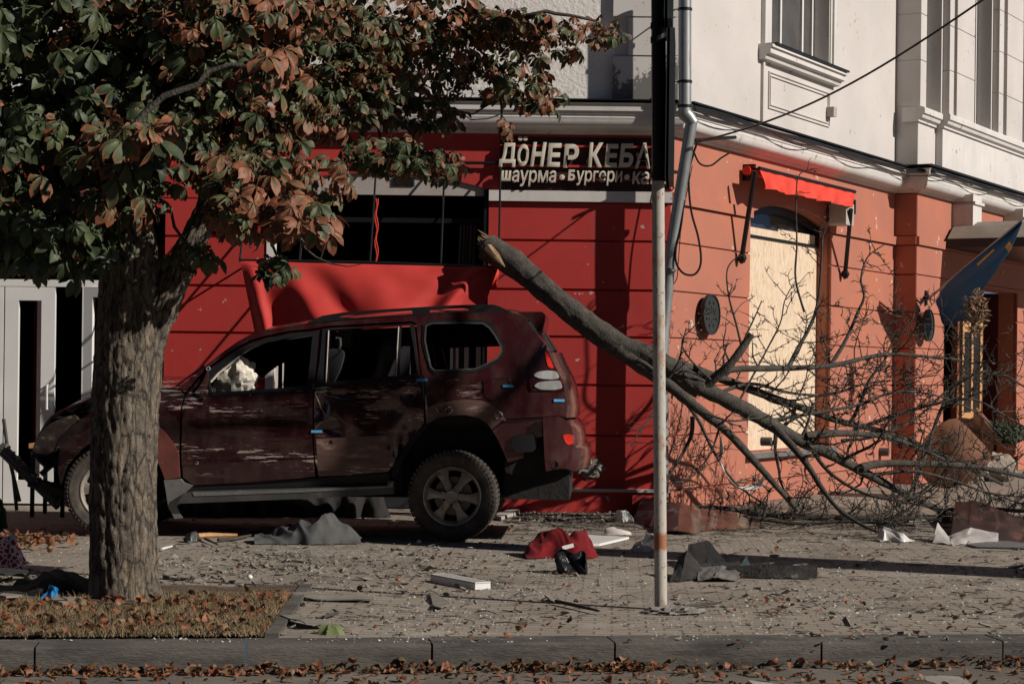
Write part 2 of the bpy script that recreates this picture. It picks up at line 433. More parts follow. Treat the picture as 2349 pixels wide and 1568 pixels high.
bay = lambda t, z, c: sd(t, z, c+OB)
for z0, z1 in courses: course(mb, bay, TB, TE, z0+g*.8, z1-g*.8, [opD], .06)
course(mb, bay, TB, TE, ZB1, ZC0, [], .06)
course(mb, bay, TB-.03, TE, ZB0, ZB1, [], .10, .04)
course(mb, bay, TB+.02, TE, -.3, ZC0+.3, [opD], .28, -.022)
course(mb, bay, TB, TE, 0, GZ[0]-.01, [opD], .03, .035)
tag(mb.build('wall', mt['salmon'], BL), 'salmon painted grooved wall')
mb = MB()                                              # bay side return, grooves follow
for z0, z1 in courses+[(ZB1, ZC0)]: mb.hexa(sd, TB-.012, TB+.03, z0+g, z1-g, -.02, OB-.006)
mb.hexa(sd, TB-.05, TB+.03, ZB0, ZB1, .04, OB-.002); mb.hexa(sd, TB-.04, TB+.03, 0, GZ[0]-.01, .035, OB-.002)
mb.build('bay_return', mt['salmon'], BL)
# ---- upper white walls
ZT = 9.0
quoin = Wz(1405, 150)[0]
mb = MB(); mb.hexa(fr, XL, quoin+.02, ZC1, ZT, -.3, 0); tag(mb.build('wall', mt['whiter'], BL), 'rough white plaster upper wall')
def peel():
    m, t, b = newmat('peeling_quoin'); tc = N(t, 'ShaderNodeTexCoord').outputs['Object']
    n1 = nz(t, 5, 8, tc, (1, 1, .7), .75); sep = N(t, 'ShaderNodeSeparateXYZ'); t.links.new(tc, sep.inputs[0])
    mr = N(t, 'ShaderNodeMapRange'); t.links.new(sep.outputs[2], mr.inputs[0]); mr.inputs[1].default_value = 4.2; mr.inputs[2].default_value = 5.1; mr.inputs[3].default_value = .10; mr.inputs[4].default_value = -.13
    ad = N(t, 'ShaderNodeMath', operation='ADD'); t.links.new(n1.outputs[0], ad.inputs[0]); t.links.new(mr.outputs[0], ad.inputs[1])
    f = ramp(t, ad.outputs[0], .49, .51)
    c = mixc(t, f, (.62, .60, .57), (.16, .155, .15)); t.links.new(c, b.inputs['Base Color']); b.inputs['Roughness'].default_value = .9
    bump(t, b, f, -.8, .008); return m
mt['peel'] = peel()
mb = MB()
zq = [ZC1, Wz(1450, 128)[1], Wz(1450, 42)[1]]
k = 0; z = ZC1; hs = [Wz(1450, 130)[1]-ZC1, .40, .42, .42, .42, .42, .42, .42, .42, .42, .42]
for h in hs:
    x0 = quoin if k % 2 == 0 else quoin+.16
    mb.hexa(fr, x0, CX+.055, z+.008, z+h-.008, -.02, .055); z += h; k += 1
mb.hexa(fr, quoin+.02, CX, ZC1, ZT, -.3, .0)
tag(mb.build('quoin', mt['peel'], BL), 'corner blocks with peeling paint')
# window and wall on the right facade upper floor
t0, t1 = St(1765, 60)[0], St(1897, 60)[0]
zs = St(1765, 108)[1]
opU = [(t0, zs), (t0, zs+2.2), (t1, zs+2.2), (t1, zs)]
mb = MB(); mb.plate([(0.0, ZC1), (TB+.2, ZC1), (TB+.2, ZT), (0.0, ZT)], [opU], sd, .3)
zu0, zu1 = St(2121, 180, OB-.05)[1], 9
tu = [(St(2121, 100, OB)[0], St(2160, 100, OB)[0]), (St(2219, 100, OB)[0], St(2275, 100, OB)[0]), (St(2332, 100, OB)[0], St(2332, 100, OB)[0]+1)]
zl = St(2072, 226, OB+.1)[1]            # ledge top under bay windows
hol = [[(a, zl+.02), (a, ZT-1.5), (b, ZT-1.5), (b, zl+.02)] for a, b in tu]
mb.plate([(TB, ZC1), (TE, ZC1), (TE, ZT), (TB, ZT)], hol, bay, .4)
mb.plate([(-OB, ZC1), (.0, ZC1), (.0, ZT), (-OB, ZT)], [], lambda a, b, c: sd(TB-.003+c, b, -a), .02)
tag(mb.build('wall', mt['white'], BL), 'smooth white upper wall of the right side')
# bay strips: rusticated piers between windows
mb = MB()
e = [TB]+[q for ab in tu for q in ab]+[TE]
piers = [(TB-.03, tu[0][0]-.001, .03), (tu[0][1]+.06, tu[0][1]+.26, .10), (tu[0][1]+.34, tu[1][0]-.03, .12), (tu[1][1]+.06, tu[1][1]+.3, .10), (tu[1][1]+.42, tu[2][0]-.05, .12)]
hz = .62
for a, b, o in piers:
    z = zl+.02; k = 0
    while z < ZT:
        mb.hexa(bay, a, b, z+.006, min(z+hz, ZT)-.006, -.38 if a < TB else -.01, o)
        z += hz
    mb.hexa(bay, a+.012, b-.012, zl, ZT, -.30, o-.015)
mb.build('pier', mt['white'], BL)
mb = MB()                                          # moulded ledge below the bay windows
def mould(mb, fm, a, b, prof, dirs=('a',)):
    """prof = [(c, z)] extruded from a to b; the ends mitred forward"""
    n = len(mb.v); Lp = len(prof)
    for x in (a, b):
        for c, z in prof: mb.v.append(fm(x, z, c))
    for k in range(Lp): mb.f.append((n+k, n+(k+1) % Lp, n+Lp+(k+1) % Lp, n+Lp+k))
    mb.f.append(tuple(n+k for k in range(Lp))[::-1]); mb.f.append(tuple(n+Lp+k for k in range(Lp)))
lp = lambda o: [(o-.2, zl+.005), (o+.10, zl), (o+.115, zl-.02), (o+.115, zl-.085), (o+.09, zl-.095), (o+.075, zl-.14), (o+.03, zl-.165), (o+.03, zl-.19), (o-.2, zl-.19)]
tm = St(2178, 250, OB+.2)[0]
mould(mb, bay, TB-.09, tm, lp(0)); mould(mb, bay, tm, TE, lp(.10))
mb.hexa(bay, tm+.03, TE, ZC1-.01, zl-.15, -.01, .10)
mb.build('ledge', mt['cornice'], BL)
def sash(name, fm, t0, t1, z0, z1, back, parent, mull=(.45,), frame=.06, glassm='glass'):
    o = MB()
    o.plate([(t0, z0), (t1, z0), (t1, z1), (t0, z1)], [[(t0+frame if i == 0 else t0+(t1-t0)*ms[i]+frame*.4, z0+frame), ((t1-frame) if i == len(ms)-1 else t0+(t1-t0)*ms[i+1]-frame*.4, z0+frame), ((t1-frame) if i == len(ms)-1 else t0+(t1-t0)*ms[i+1]-frame*.4, z1-frame), (t0+frame if i == 0 else t0+(t1-t0)*ms[i]+frame*.4, z1-frame)] for ms in [[0]+list(mull)] for i in range(len(ms))], fm, .05, None, back)
    w = o.build(name, mt['pvc'], parent)
    g_ = MB(); g_.hexa(fm, t0+.01, t1-.01, z0+.01, z1-.01, back-.04, back-.03); g_.build('glass', mt[glassm], w)
    return w
sash('window', sd, t0, t1, zs, zs+2.2, -.17, BL, (.42, .80), glassm='glassu')
for a, b in tu[:2]: sash('window', bay, a, b, zl+.02, ZT-1.5, -.22, BL, (.5,), glassm='glassu')
sash('window', bay, tu[2][0], tu[2][1], zl+.02, ZT-1.5, -.22, BL, (.5,))
# window surround, sill and apron panel
mb = MB()
s0, s1 = t0-.22, t1+.18
for (a, b, o) in ((s0, t0-.001, .03), (t1+.001, s1, .03), (s0-.03, s0+.06, .055), (s1-.07, s1+.02, .055), (t1+.02, t1+.05, .045)):
    mb = MB(); mb.hexa(sd, a, b, zs-.005, zs+2.4, -.01, o); mb.build('window_jamb', mt['cornice'], BL)
mb = MB(); mould(mb, sd, s0-.10, s1+.08, [(-.01, zs-.01), (.17, zs-.02), (.18, zs-.055), (.15, zs-.06), (.15, zs-.12), (.10, zs-.135), (.085, zs-.18), (-.01, zs-.19)])
mb.build('sill', mt['cornice'], BL)
mb = MB(); mb.hexa(sd, s0-.02, s1+.1, zs-.018, zs+.004, -.01, .20); mb.build('sill_flashing', mt['blackm'], BL)
mb = MB(); mb.hexa(sd, s0-.02, s0+.03, ZC1, zs-.18, -.01, .035)
a0, a1, b0, b1 = s0+.2, s1-.08, ZC1+.28, zs-.28
for k, (i_, w_) in enumerate(((0, .012), (.04, .012))):
    mb.plate([(a0+i_, b0+i_), (a1-i_, b0+i_), (a1-i_, b1-i_), (a0+i_, b1-i_)], [[(a0+i_+w_, b0+i_+w_), (a1-i_-w_, b0+i_+w_), (a1-i_-w_, b1-i_-w_), (a0+i_+w_, b1-i_-w_)]], sd, .03, None, .018)
mb.build('apron_panel', mt['white'], BL)
# ---- cornice, both sides
cp = [(0.0, 0), (.05, 0), (.055, .022), (.07, .03)]
for k in range(9):
    a = math.pi/2*k/8; cp.append((.07+.13*math.sin(a)*1.0, .03+.115*(1-math.cos(a))))
cp += [(.205, .155), (.20, .16), (.20, .185), (.215, .19), (.215, .215), (.235, .22), (.235, .285), (.25, .30), (0, .32)]
cp = [(c, ZC0+z) for c, z in cp]
def cornice(name, sc_=1):
    mb = MB(); n = 0
    # path of the plan with mitre: front wall, corner, right wall, bay return, bay
    path = [(Vector((XL, YW, 0)), Vector((0, -1, 0)))]
    m = (Vector((0, -1, 0))+NV); m = m/(1+Vector((0, -1, 0)).dot(NV))
    path.append((CO, m))
    b0 = sd(TB, 0, 0); b1 = sd(TB, 0, OB); b2 = sd(TE, 0, OB)
    path.append((b0, NV-DV)); path.append((b1, NV-DV)); path.append((b2, NV))
    Lp = len(cp)
    for p, d in path:
        for c, z in cp: mb.v.append(p+d*c+Vector((0, 0, z)))
    for i in range(len(path)-1):
        for k in range(Lp): mb.f.append((i*Lp+k, i*Lp+(k+1) % Lp, (i+1)*Lp+(k+1) % Lp, (i+1)*Lp+k))
    return mb.build(name, mt['cornice'], BL)
cornice('cornice')
mb = MB()
for fm, a, b in ((fr, XL, CX+.08),): mb.hexa(fm, a, b, ZC1+.003, ZC1+.016, -.0, .275)
mb.hexa(sd, -.05, TB-.26, ZC1+.003, ZC1+.016, 0, .275); mb.hexa(sd, TB-.27, TE, ZC1+.019, ZC1+.032, 0, .275+OB)
mb.build('flashing', mt['blackm'], BL)
mb = MB(); tk = St(2184, 480, OB)[0]
mb.hexa(bay, tk, tk+.42, 3.52, 4.0, -.01, .30); mb.hexa(bay, tk-.0, tk+.46, 3.86, 3.9, -.01, .33); mb.build('corbel', mt['cornice'], BL); mb = MB(); mb.hexa(bay, tk+2.6, tk+3.0, 3.52, 4.0, -.01, .30); mb.build('corbel', mt['cornice'], BL)
# ---- shop window B: header, frames, interior
def header(op, zlow, name):
    x0, x1 = op[0][0], op[-1][0]
    up = [p for p in op if p[1] > zlow]
    mb = MB(); mb.plate([(x0, zlow)]+up+[(x1, zlow)], [], fr, .05, None, -.03)
    o = mb.build(name, mt['header'], BL); return o
header(opB, Wz(866, 446)[1], 'header_panel'); header(opA, Wz(170, 487)[1], 'header_panel')
mb = MB()
for k, (x, y, w, h) in enumerate(((970, 415, 30, 14),)):
    for j in range(4):
        a = Wz(900, 408+j*5); mb.hexa(fr, a[0], a[0]+.23, a[1]-.012, a[1], -.03, -.015)
mb.build('vent_grille', mt['blackm'], BL)
mb = MB()
mb.hexa(fr, xB1-.05, xB1-.002, 0, zBs+.0, -.12, -.01); mb.hexa(fr, xB0+.1, xB1-.05, 2.98, 3.03, -.2, -.12)
mb.build('frame', mt['blackm'], BL)
mb = MB(); mb.hexa(fr, xB0+.002, xB0+.085, .0, zBs-.05, -.16, .012)
mb.build('frame', mt['pvc'], BL)
# interior boxes
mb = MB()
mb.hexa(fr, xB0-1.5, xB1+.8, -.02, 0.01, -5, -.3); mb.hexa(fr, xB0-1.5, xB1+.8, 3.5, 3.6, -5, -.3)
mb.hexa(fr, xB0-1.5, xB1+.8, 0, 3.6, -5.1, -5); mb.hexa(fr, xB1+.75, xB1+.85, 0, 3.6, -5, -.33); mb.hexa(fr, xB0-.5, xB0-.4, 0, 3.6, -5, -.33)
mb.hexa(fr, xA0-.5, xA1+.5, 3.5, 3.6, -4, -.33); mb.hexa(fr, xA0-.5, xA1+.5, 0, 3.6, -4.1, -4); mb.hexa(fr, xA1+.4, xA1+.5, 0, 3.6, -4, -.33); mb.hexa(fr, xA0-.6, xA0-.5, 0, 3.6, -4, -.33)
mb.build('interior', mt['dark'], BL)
mb = MB()
for x in (1065, 1075, 1050): 
    a = Wz(x, 600)[0]; mb.sheet(lambda u, v: fr(a+.02*math.sin(u*9)+.05*u-.09*v, 3.0-2.6*v, -.6-.05*math.sin(u*14)), 12, 10)
mb.build('curtain', M('grey_curtain', (.16, .15, .14), .9), BL)
# bits seen through the car windows: white frames and posts inside the shop
mb = MB()
for x, w in ((618, .05), (640, .09), (1030, .03), (1043, .03), (1063, .045), (1090, .05)):
    a = Wz(x, 850)[0]; mb = MB(); mb.hexa(fr, a, a+w, .42, 2.1, -.35, -.3); mb.build('door_post', mt['pvc'], BL)
mb = MB(); mb.hexa(fr, xB0, xB1, 0, .42, -.34, -.3); mb.build('inner_plinth', mt['dark'], BL)
# ---- doorway A: white doors
mb = MB()
zt = Wz(100, 640)[1]; zr = Wz(100, 656)[1]
a1_ = Wz(228, 700)[0]
mb.hexa(fr, xA0, xA1, zr-.0, zt, -.20, -.12)
mb.hexa(fr, Wz(183, 700)[0], Wz(183, 700)[0]+.02, 0, zr, -.2, -.12)
mb.build('frame', mt['pvc'], BL)
def leaf(x0, x1, zb, zt_, r=.115, ang=0, y=-.12):
    hx = Wz(x0, 700)[0]; wd = Wz(x1, 700)[0]-hx
    fm = lambda a, z, c: Vector((hx+math.cos(ang)*a-math.sin(ang)*c, YW-y-.0-(math.sin(ang)*a+math.cos(ang)*c), z))
    o = MB(); o.plate([(0, zb), (wd, zb), (wd, zt_), (0, zt_)], [[(r, zb+.24), (wd-r, zb+.24), (wd-r, zt_-r), (r, zt_-r)]], fm, .06)
    d = o.build('door', mt['pvc'], BL)
    o = MB(); o.tube([fm(wd-.06, 1.0, .0), fm(wd-.06, 1.0, .06), fm(wd-.06, 1.25, .06), fm(wd-.06, 1.25, 0)], .012, 8); o.build('handle', mt['pvc'], d)
leaf(-100, 2, .02, zr-.005); leaf(5, 120, .02, zr-.005, .14); leaf(186, 300, .02, zr-.005, .10, R(14))
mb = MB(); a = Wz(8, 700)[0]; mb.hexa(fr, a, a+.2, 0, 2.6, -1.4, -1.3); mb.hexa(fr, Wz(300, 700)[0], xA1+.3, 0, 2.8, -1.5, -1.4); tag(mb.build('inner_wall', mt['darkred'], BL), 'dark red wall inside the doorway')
mb = MB(); a = Wz(48, 700)[0]; mb.hexa(fr, a, a+.05, 0, 2.45, -.8, -.7); mb.build('door_post', mt['pvc'], BL)
# ---- OSB board, sill, glass of window W
def osb():
    m, t, b = newmat('osb_board'); tc = N(t, 'ShaderNodeTexCoord').outputs['Object']
    mp = N(t, 'ShaderNodeMapping'); mp.inputs['Rotation'].default_value = (0, 0, AW); t.links.new(tc, mp.inputs[0])
    v1 = nz(t, 1, 2, mp.outputs[0], (38, 38, 9), .5, 'ShaderNodeTexVoronoi'); n1 = nz(t, 1, 5, mp.outputs[0], (45, 45, 8), .7)
    n2 = nz(t, 1, 3, mp.outputs[0], (35, 35, 9), .6)
    c = mixc(t, ramp(t, n1.outputs[0], .3, .72), (.34, .22, .13), (.72, .56, .40))
    sp = N(t, 'ShaderNodeSeparateColor'); t.links.new(v1.outputs['Color'], sp.inputs[0])
    c = mixc(t, ramp(t, sp.outputs[0], .0, 1), c, mixc(t, .5, c, (.80, .68, .52)))
    c = mixc(t, ramp(t, n2.outputs[0], .58, .75), c, (.33, .18, .08))
    t.links.new(c, b.inputs['Base Color']); b.inputs['Roughness'].default_value = .75; bump(t, b, n1.outputs[0], .5, .004); return m
mt['osb'] = osb()
RW = .19
tb1 = St(1877, 800, -RW)[0]
zbt = St(1800, 528, -RW)[1]
mb = MB(); mid = St(1785, 530, -RW)[0]
mb.plate([(tw0-.03, zw0+.0), (tb1, zw0+.0), (tb1, zbt), (mid, zbt), (mid, zbt-.03), (tw0-.03, zbt-.03)], [], sd, .012, None, -RW)
solo(mb, 'osb_board', mt['osb'], 'tall chipboard sheet boarding up the arched window of the salmon wall', 'board', sd(tw0, zw0, -RW))
mb = MB(); mb.hexa(sd, tw0, tw1+.02, zbt-.1, zwa, -.26, -.24); mb.build('window_glass', mt['glass'], BL)
mb = MB(); mb.hexa(sd, tw0-.06, tw1+.05, zw0-.07, zw0-.01, -.22, .09); mb.build('sill', mt['grey'], BL)
mb = MB(); mb.plate([(tw0, zbt-.15)]+[p for p in opW if p[1] > zbt-.1]+[(tw1, zbt-.15)], [[(tw0+.08, zbt-.12)]+[(tw0+.08+(p[0]-tw0)*(tw1-tw0-.16)/(tw1-tw0), p[1]-.09) for p in opW if p[1] > zbt]+[(tw1-.08, zbt-.12)]], sd, .06, None, -.17)
mb.build('frame', mt['blackm'], BL)
# ---- door recess right side
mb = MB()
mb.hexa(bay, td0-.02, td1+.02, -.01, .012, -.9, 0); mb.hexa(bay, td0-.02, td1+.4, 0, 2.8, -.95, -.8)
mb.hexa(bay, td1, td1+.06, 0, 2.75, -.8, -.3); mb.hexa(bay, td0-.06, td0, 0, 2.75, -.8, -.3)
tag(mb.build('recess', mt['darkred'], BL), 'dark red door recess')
dd = -.45
def bx(x, y=800, o=dd+OB): return St(x, y, o)[0]
tA = bx(2192)
mb = MB(); mb.hexa(bay, tA, tA+.10, 0, 2.3, dd-.06, dd+.03); mb.hexa(bay, td0, td1, 2.3, 2.4, dd-.06, dd+.02); mb.build('door_frame', mt['woodd'], BL)
mb = MB(); tC = bx(2204); tD = bx(2250)
hs_ = [[(tC+.09+(tD-tC-.12)*i/2, .9), (tC+.09+(tD-tC-.12)*(i+.8)/2, .9), (tC+.09+(tD-tC-.12)*(i+.8)/2, 2.12), (tC+.09+(tD-tC-.12)*i/2, 2.12)] for i in range(2)]
mb.plate([(tC, .02), (tD, .02), (tD, 2.28), (tC, 2.28)], hs_, bay, .05, None, dd+.03); d_ = mb.build('door', mt['wood'], BL)
mb = MB(); mb.hexa(bay, tC+.05, tD-.02, .8, 2.2, dd-.005, dd+.0); mb.build('glass', mt['glass'], d_)
mb = MB()                                            # arched fanlight
cz = 2.4; cxx = (td0+td1)/2; rr = (td1-td0)/2-.05
for k in range(5):
    a = math.pi*k/4; mb.tube([bay(cxx, cz, dd), bay(cxx+rr*math.cos(a), cz+.45*math.sin(a), dd)], .02, 6)
mb.tube([bay(cxx+rr*math.cos(math.pi*k/12), cz+.45*math.sin(math.pi*k/12), dd) for k in range(13)], .03, 6)
mb.build('fanlight', mt['woodd'], BL)
# ============================================================ CAR
def paint(name, base, scr=1.0, dust=(.10, .06, .052)):
    m, t, b = newmat(name); tc = N(t, 'ShaderNodeTexCoord').outputs['Object']
    n1 = nz(t, 1.6, 5, tc)
    s1 = nz(t, 1, 6, tc, (4.5, 4.5, 58), .68); s2 = nz(t, 2.2, 6, tc, (1, 1, 2.6), .65); s3 = nz(t, 1, 4, tc, (9, 9, 140), .6)
    sep = N(t, 'ShaderNodeSeparateXYZ'); t.links.new(tc, sep.inputs[0])
    c = mixc(t, ramp(t, n1.outputs[0], .35, .7), base, tuple(x*1.25 for x in base))
    dn = nz(t, 6, 6, tc, (1, 1, .4)); c = mixc(t, ramp(t, dn.outputs[0], .45, .85), c, dust)
    def zband(a, b_):
        mr = N(t, 'ShaderNodeMapRange'); mr.interpolation_type = 'SMOOTHSTEP'; t.links.new(sep.outputs[2], mr.inputs[0]); mr.inputs[1].default_value = a; mr.inputs[2].default_value = b_; return mr.outputs[0]
    band = N(t, 'ShaderNodeMath', operation='MULTIPLY'); t.links.new(zband(.95, 1.13), band.inputs[0]); t.links.new(zband(1.48, 1.26), band.inputs[1])
    lo = N(t, 'ShaderNodeMath', operation='MULTIPLY'); t.links.new(zband(.5, .62), lo.inputs[0]); t.links.new(zband(.98, .8), lo.inputs[1])
    sm = N(t, 'ShaderNodeMath', operation='MULTIPLY_ADD'); t.links.new(lo.outputs[0], sm.inputs[0]); sm.inputs[1].default_value = .8; t.links.new(band.outputs[0], sm.inputs[2])
    xz = N(t, 'ShaderNodeMapRange'); t.links.new(sep.outputs[0], xz.inputs[0]); xz.inputs[1].default_value = .35; xz.inputs[2].default_value = .0
    sm2 = N(t, 'ShaderNodeMath', operation='MULTIPLY'); t.links.new(sm.outputs[0], sm2.inputs[0]); t.links.new(xz.outputs[0], sm2.inputs[1])
    a1 = N(t, 'ShaderNodeMath', operation='MULTIPLY'); t.links.new(ramp(t, s1.outputs[0], .535, .575), a1.inputs[0]); t.links.new(ramp(t, s2.outputs[0], .54, .57), a1.inputs[1])
    a2 = N(t, 'ShaderNodeMath', operation='MULTIPLY'); t.links.new(ramp(t, s3.outputs[0], .65, .69), a2.inputs[0]); a2.inputs[1].default_value = .5
    a3 = N(t, 'ShaderNodeMath', operation='MAXIMUM'); t.links.new(a1.outputs[0], a3.inputs[0]); t.links.new(a2.outputs[0], a3.inputs[1])
    a4 = N(t, 'ShaderNodeMath', operation='MULTIPLY'); t.links.new(a3.outputs[0], a4.inputs[0]); t.links.new(sm2.outputs[0], a4.inputs[1])
    a5 = N(t, 'ShaderNodeMath', operation='MULTIPLY', use_clamp=True); t.links.new(a4.outputs[0], a5.inputs[0]); a5.inputs[1].default_value = scr*1.25
    c = mixc(t, a5.outputs[0], c, (.50, .42, .37))
    t.links.new(c, b.inputs['Base Color'])
    rr = mixc(t, ramp(t, dn.outputs[0], .4, .8), (.15, .15, .15), (.36, .36, .36)); t.links.new(rr, b.inputs['Roughness'])
    b.inputs['Metallic'].default_value = .4; b.inputs['Coat Weight'].default_value = .6; b.inputs['Coat Roughness'].default_value = .08
    bump(t, b, nz(t, 3.2, 4, tc, (1, 1, .6)).outputs[0], .5, .035); return m
mt['paint'] = paint('maroon_car_paint', (.034, .007, .010), 1.1)
mt['paintr'] = paint('maroon_car_paint_rear', (.055, .012, .015), 1.0)
mt['dusty'] = M('dusty_primer', (.15, .085, .07), .6, var=.35, vs_=5, dirt=(.38, .32, .27), dlo=.55, dhi=.72, dsc=5, stretch=(1, 1, 3), bmp=.2)
mt['silver'] = M('dirty_alloy', (.46, .42, .37), .45, .5, var=.3, vs_=9, bmp=.1, dirt=(.13, .10, .08), dlo=.55, dhi=.75, dsc=12)
mt['greyp'] = M('grey_plastic', (.085, .085, .085), .45, .2, var=.3, vs_=4, bmp=.1, dirt=(.25, .23, .21), dlo=.6, dhi=.75, dsc=6)
mt['silverp'] = M('scuffed_silver_plastic', (.24, .24, .235), .35, .3, var=.3, vs_=5, bmp=.1, dirt=(.12, .11, .10), dlo=.55, dhi=.7, dsc=5)
mt['redl'] = M('red_lamp_lens', (.6, .03, .015), .12, bmp=0, coat=.5)
mt['clearl'] = M('clear_lamp_lens', (.5, .5, .48), .12, .3, var=.3, vs_=8, stretch=(3, 1, 1), bmp=0, coat=.5)
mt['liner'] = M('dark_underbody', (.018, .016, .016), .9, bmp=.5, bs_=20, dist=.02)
mt['tape'] = M('blue_tape', (.05, .32, .62), .5, bmp=0)
mt['airbag'] = M('white_airbag_fabric', (.68, .63, .55), .85, var=.12, vs_=5, bmp=.5, bs_=9, dist=.03, dirt=(.5, .33, .22), dlo=.72, dhi=.82, dsc=3)
mt['seat'] = M('dark_seat_fabric', (.03, .03, .034), .9, bmp=.3)
YAW = R(2.8)
e2 = Vector((math.sin(YAW), math.cos(YAW), 0)); e1 = Vector((math.cos(YAW), -math.sin(YAW), 0))
Pn = P(1040, 1140, 16.64); CO_ = Pn+e2*.93; CO_.z = 0
sm_ = lambda s: s*s*(3-2*s)
clamp = lambda v, a=0., b=1.: max(a, min(b, v))
DENT = []
def wf(xl, z, dent=True):
    belt = 1.43+.098*xl if xl < .3 else 1.46
    w = .90
    if z > belt-.08:
        t = z-belt+.08; w -= .33*max(0, t-.06)+.04*sm_(clamp(t/.1))
    if z < .75: w -= .05*sm_(clamp((.75-z)/.35))
    if 0.9 < z < 1.25: w += .012*math.sin((z-.9)/.35*math.pi)
    if xl > .6: s = clamp((xl-.6)/.52); w -= .30*(1-math.sqrt(max(0, 1-s*s)))
    if xl < -2.9: s = clamp((-2.9-xl)/.85); w -= .35*(1-math.sqrt(max(0, 1-s*s)))
    if dent:
        for (x, zz, sx, sz, d) in DENT: w -= d*math.exp(-((xl-x)/sx)**2-((z-zz)/sz)**2)
    return w
def pl(x, y, off=0.0):               # pixel -> car local (xl, z) on the near side skin
    w = .9
    for _ in range(6):
        q = CO_-e2*(w+off); r = ray(x, y); k = (q-CAM).dot(e2)/r.dot(e2); p = CAM+r*k
        xl, z = (p-CO_).dot(e1), p.z; w = wf(xl, z, False)
    return xl, z
def PLs(L): return [pl(x, y) for x, y in L]
for (x, y, sx, sz, d) in ((735, 935, .05, .10, .05), (748, 985, .09, .06, .035), (945, 985, .10, .10, .05), (925, 1030, .06, .1, .06), (985, 900, .05, .12, .04), (815, 900, .22, .06, .02),
                          (640, 960, .3, .1, .02), (770, 905, .1, .04, .025), (940, 905, .06, .05, .03), (520, 930, .2, .06, .015), (1010, 945, .05, .05, .03), (600, 1040, .4, .05, .012), (860, 945, .2, .12, .02), (470, 960, .12, .05, .015), (690, 915, .06, .05, .02), (560, 985, .3, .03, -.012), (650, 1020, .25, .02, .014), (800, 970, .06, .16, -.018), (900, 940, .08, .07, .03), (1060, 900, .12, .05, .012)):
    a, b = pl(x, y); DENT.append((a, b, sx, sz, d*1.5))
near = lambda a, b, c: CO_+e1*a-e2*(wf(a, b)+c)+Vector((0, 0, b))
far = lambda a, b, c: CO_+e1*a+e2*(wf(a, b, False)+c)+Vector((0, 0, b))
CAR = thing('suv', (CO_.x, CO_.y, 0), 'wrecked dark maroon off road car with scraped doors parked by the red wall', 'car')
def both(name, outer, holes, mat, thick=.03, step=.06, c0=0, parent=None, sides=(1, 1), lab=None):
    r = None
    for s_, fm in ((sides[0], near), (sides[1], far)):
        if not s_: continue
        mb = MB(); mb.plate(subdiv(outer, .12), [subdiv(h, .12) for h in holes], fm, thick, step, c0)
        o = mb.build(name, mat, parent or CAR, 40)
        if r is None: r = o
        if lab: o['label'] = lab
    return r
sil = [(413, 889), (444, 860), (466, 842), (492, 822), (517, 803), (545, 783), (572, 768), (609, 756), (646, 750), (701, 741), (756, 735.5), (815, 730), (888, 725), (980, 719), (1071, 716.5), (1135, 715.2), (1167, 715.5), (1183, 718.6), (1198, 726), (1210, 738), (1222, 754), (1238, 773), (1251, 795), (1259, 807), (1272, 837), (1285, 862), (1293, 884), (1298, 911), (1301, 935), (1299, 958)]
fw_out = [(424, 904), (438.6, 885.7), (470, 851), (504.6, 825), (536, 801), (572.5, 783), (609, 772), (664, 761), (719, 755.5), (736, 752.5)]
rd_top = [(753, 749.5), (850, 744), (946, 739), (952.5, 743.6), (965, 856), (974, 873.6), (974, 969)]
archp = [(982, 972), (992, 965), (1004, 959), (1031, 954.6), (1068, 952.8), (1095.5, 959), (1114, 968), (1128, 985), (1141, 1007), (1152, 1030)]
qw_in = [(978, 748), (991, 742), (1050, 741), (1108, 742), (1123, 753), (1135.5, 770), (1149.5, 795), (1149.5, 806), (1140, 821), (1117.5, 833), (1090, 845), (998, 848.6), (989, 841), (976, 781)]
qw_out = [(970, 744), (986, 735), (1050, 733), (1112, 734), (1130, 747), (1144, 768), (1158, 795), (1157, 812), (1146, 828), (1120, 843), (1090, 854), (998, 858), (984, 847), (969, 785)]
top = fw_out[::-1]
body = sil+[(1283, 952.8), (1160, 961)]+[(1128, 985), (1114, 968), (1095.5, 959), (1068, 952.8), (1031, 954.6), (1004, 959), (992, 965), (982, 972), (976, 972)]+[(976, 873.6), (967, 856), (955, 742), (946, 736.5)]+[(850, 741.5), (753, 747), (736, 750), (719, 753), (664, 758.5), (609, 769.5), (572.5, 780), (536, 798), (504.6, 822), (470, 848), (438, 882), (424, 901)]
bodyL = PLs(body)
BODY = both('body', bodyL, [PLs(qw_in)], mt['paintr'], .03, .06)
both('window_trim', PLs(qw_out), [PLs(qw_in)], mt['black'], .012, None, .008, BODY, (1, 0))
# thin metal rim of the quarter window, panel behind the rear door
def inset(L, d):
    c = (sum(p[0] for p in L)/len(L), sum(p[1] for p in L)/len(L)); out = []
    for x, y in L:
        v = Vector((x-c[0], y-c[1])); n_ = v.normalized()*d; out.append((x-n_.x, y-n_.y))
    return out
qq = inset(qw_in, -3); both('window_seal', PLs(qq), [PLs(inset(qw_in, 1))], mt['greyp'], .01, None, .014, BODY, (1, 0))
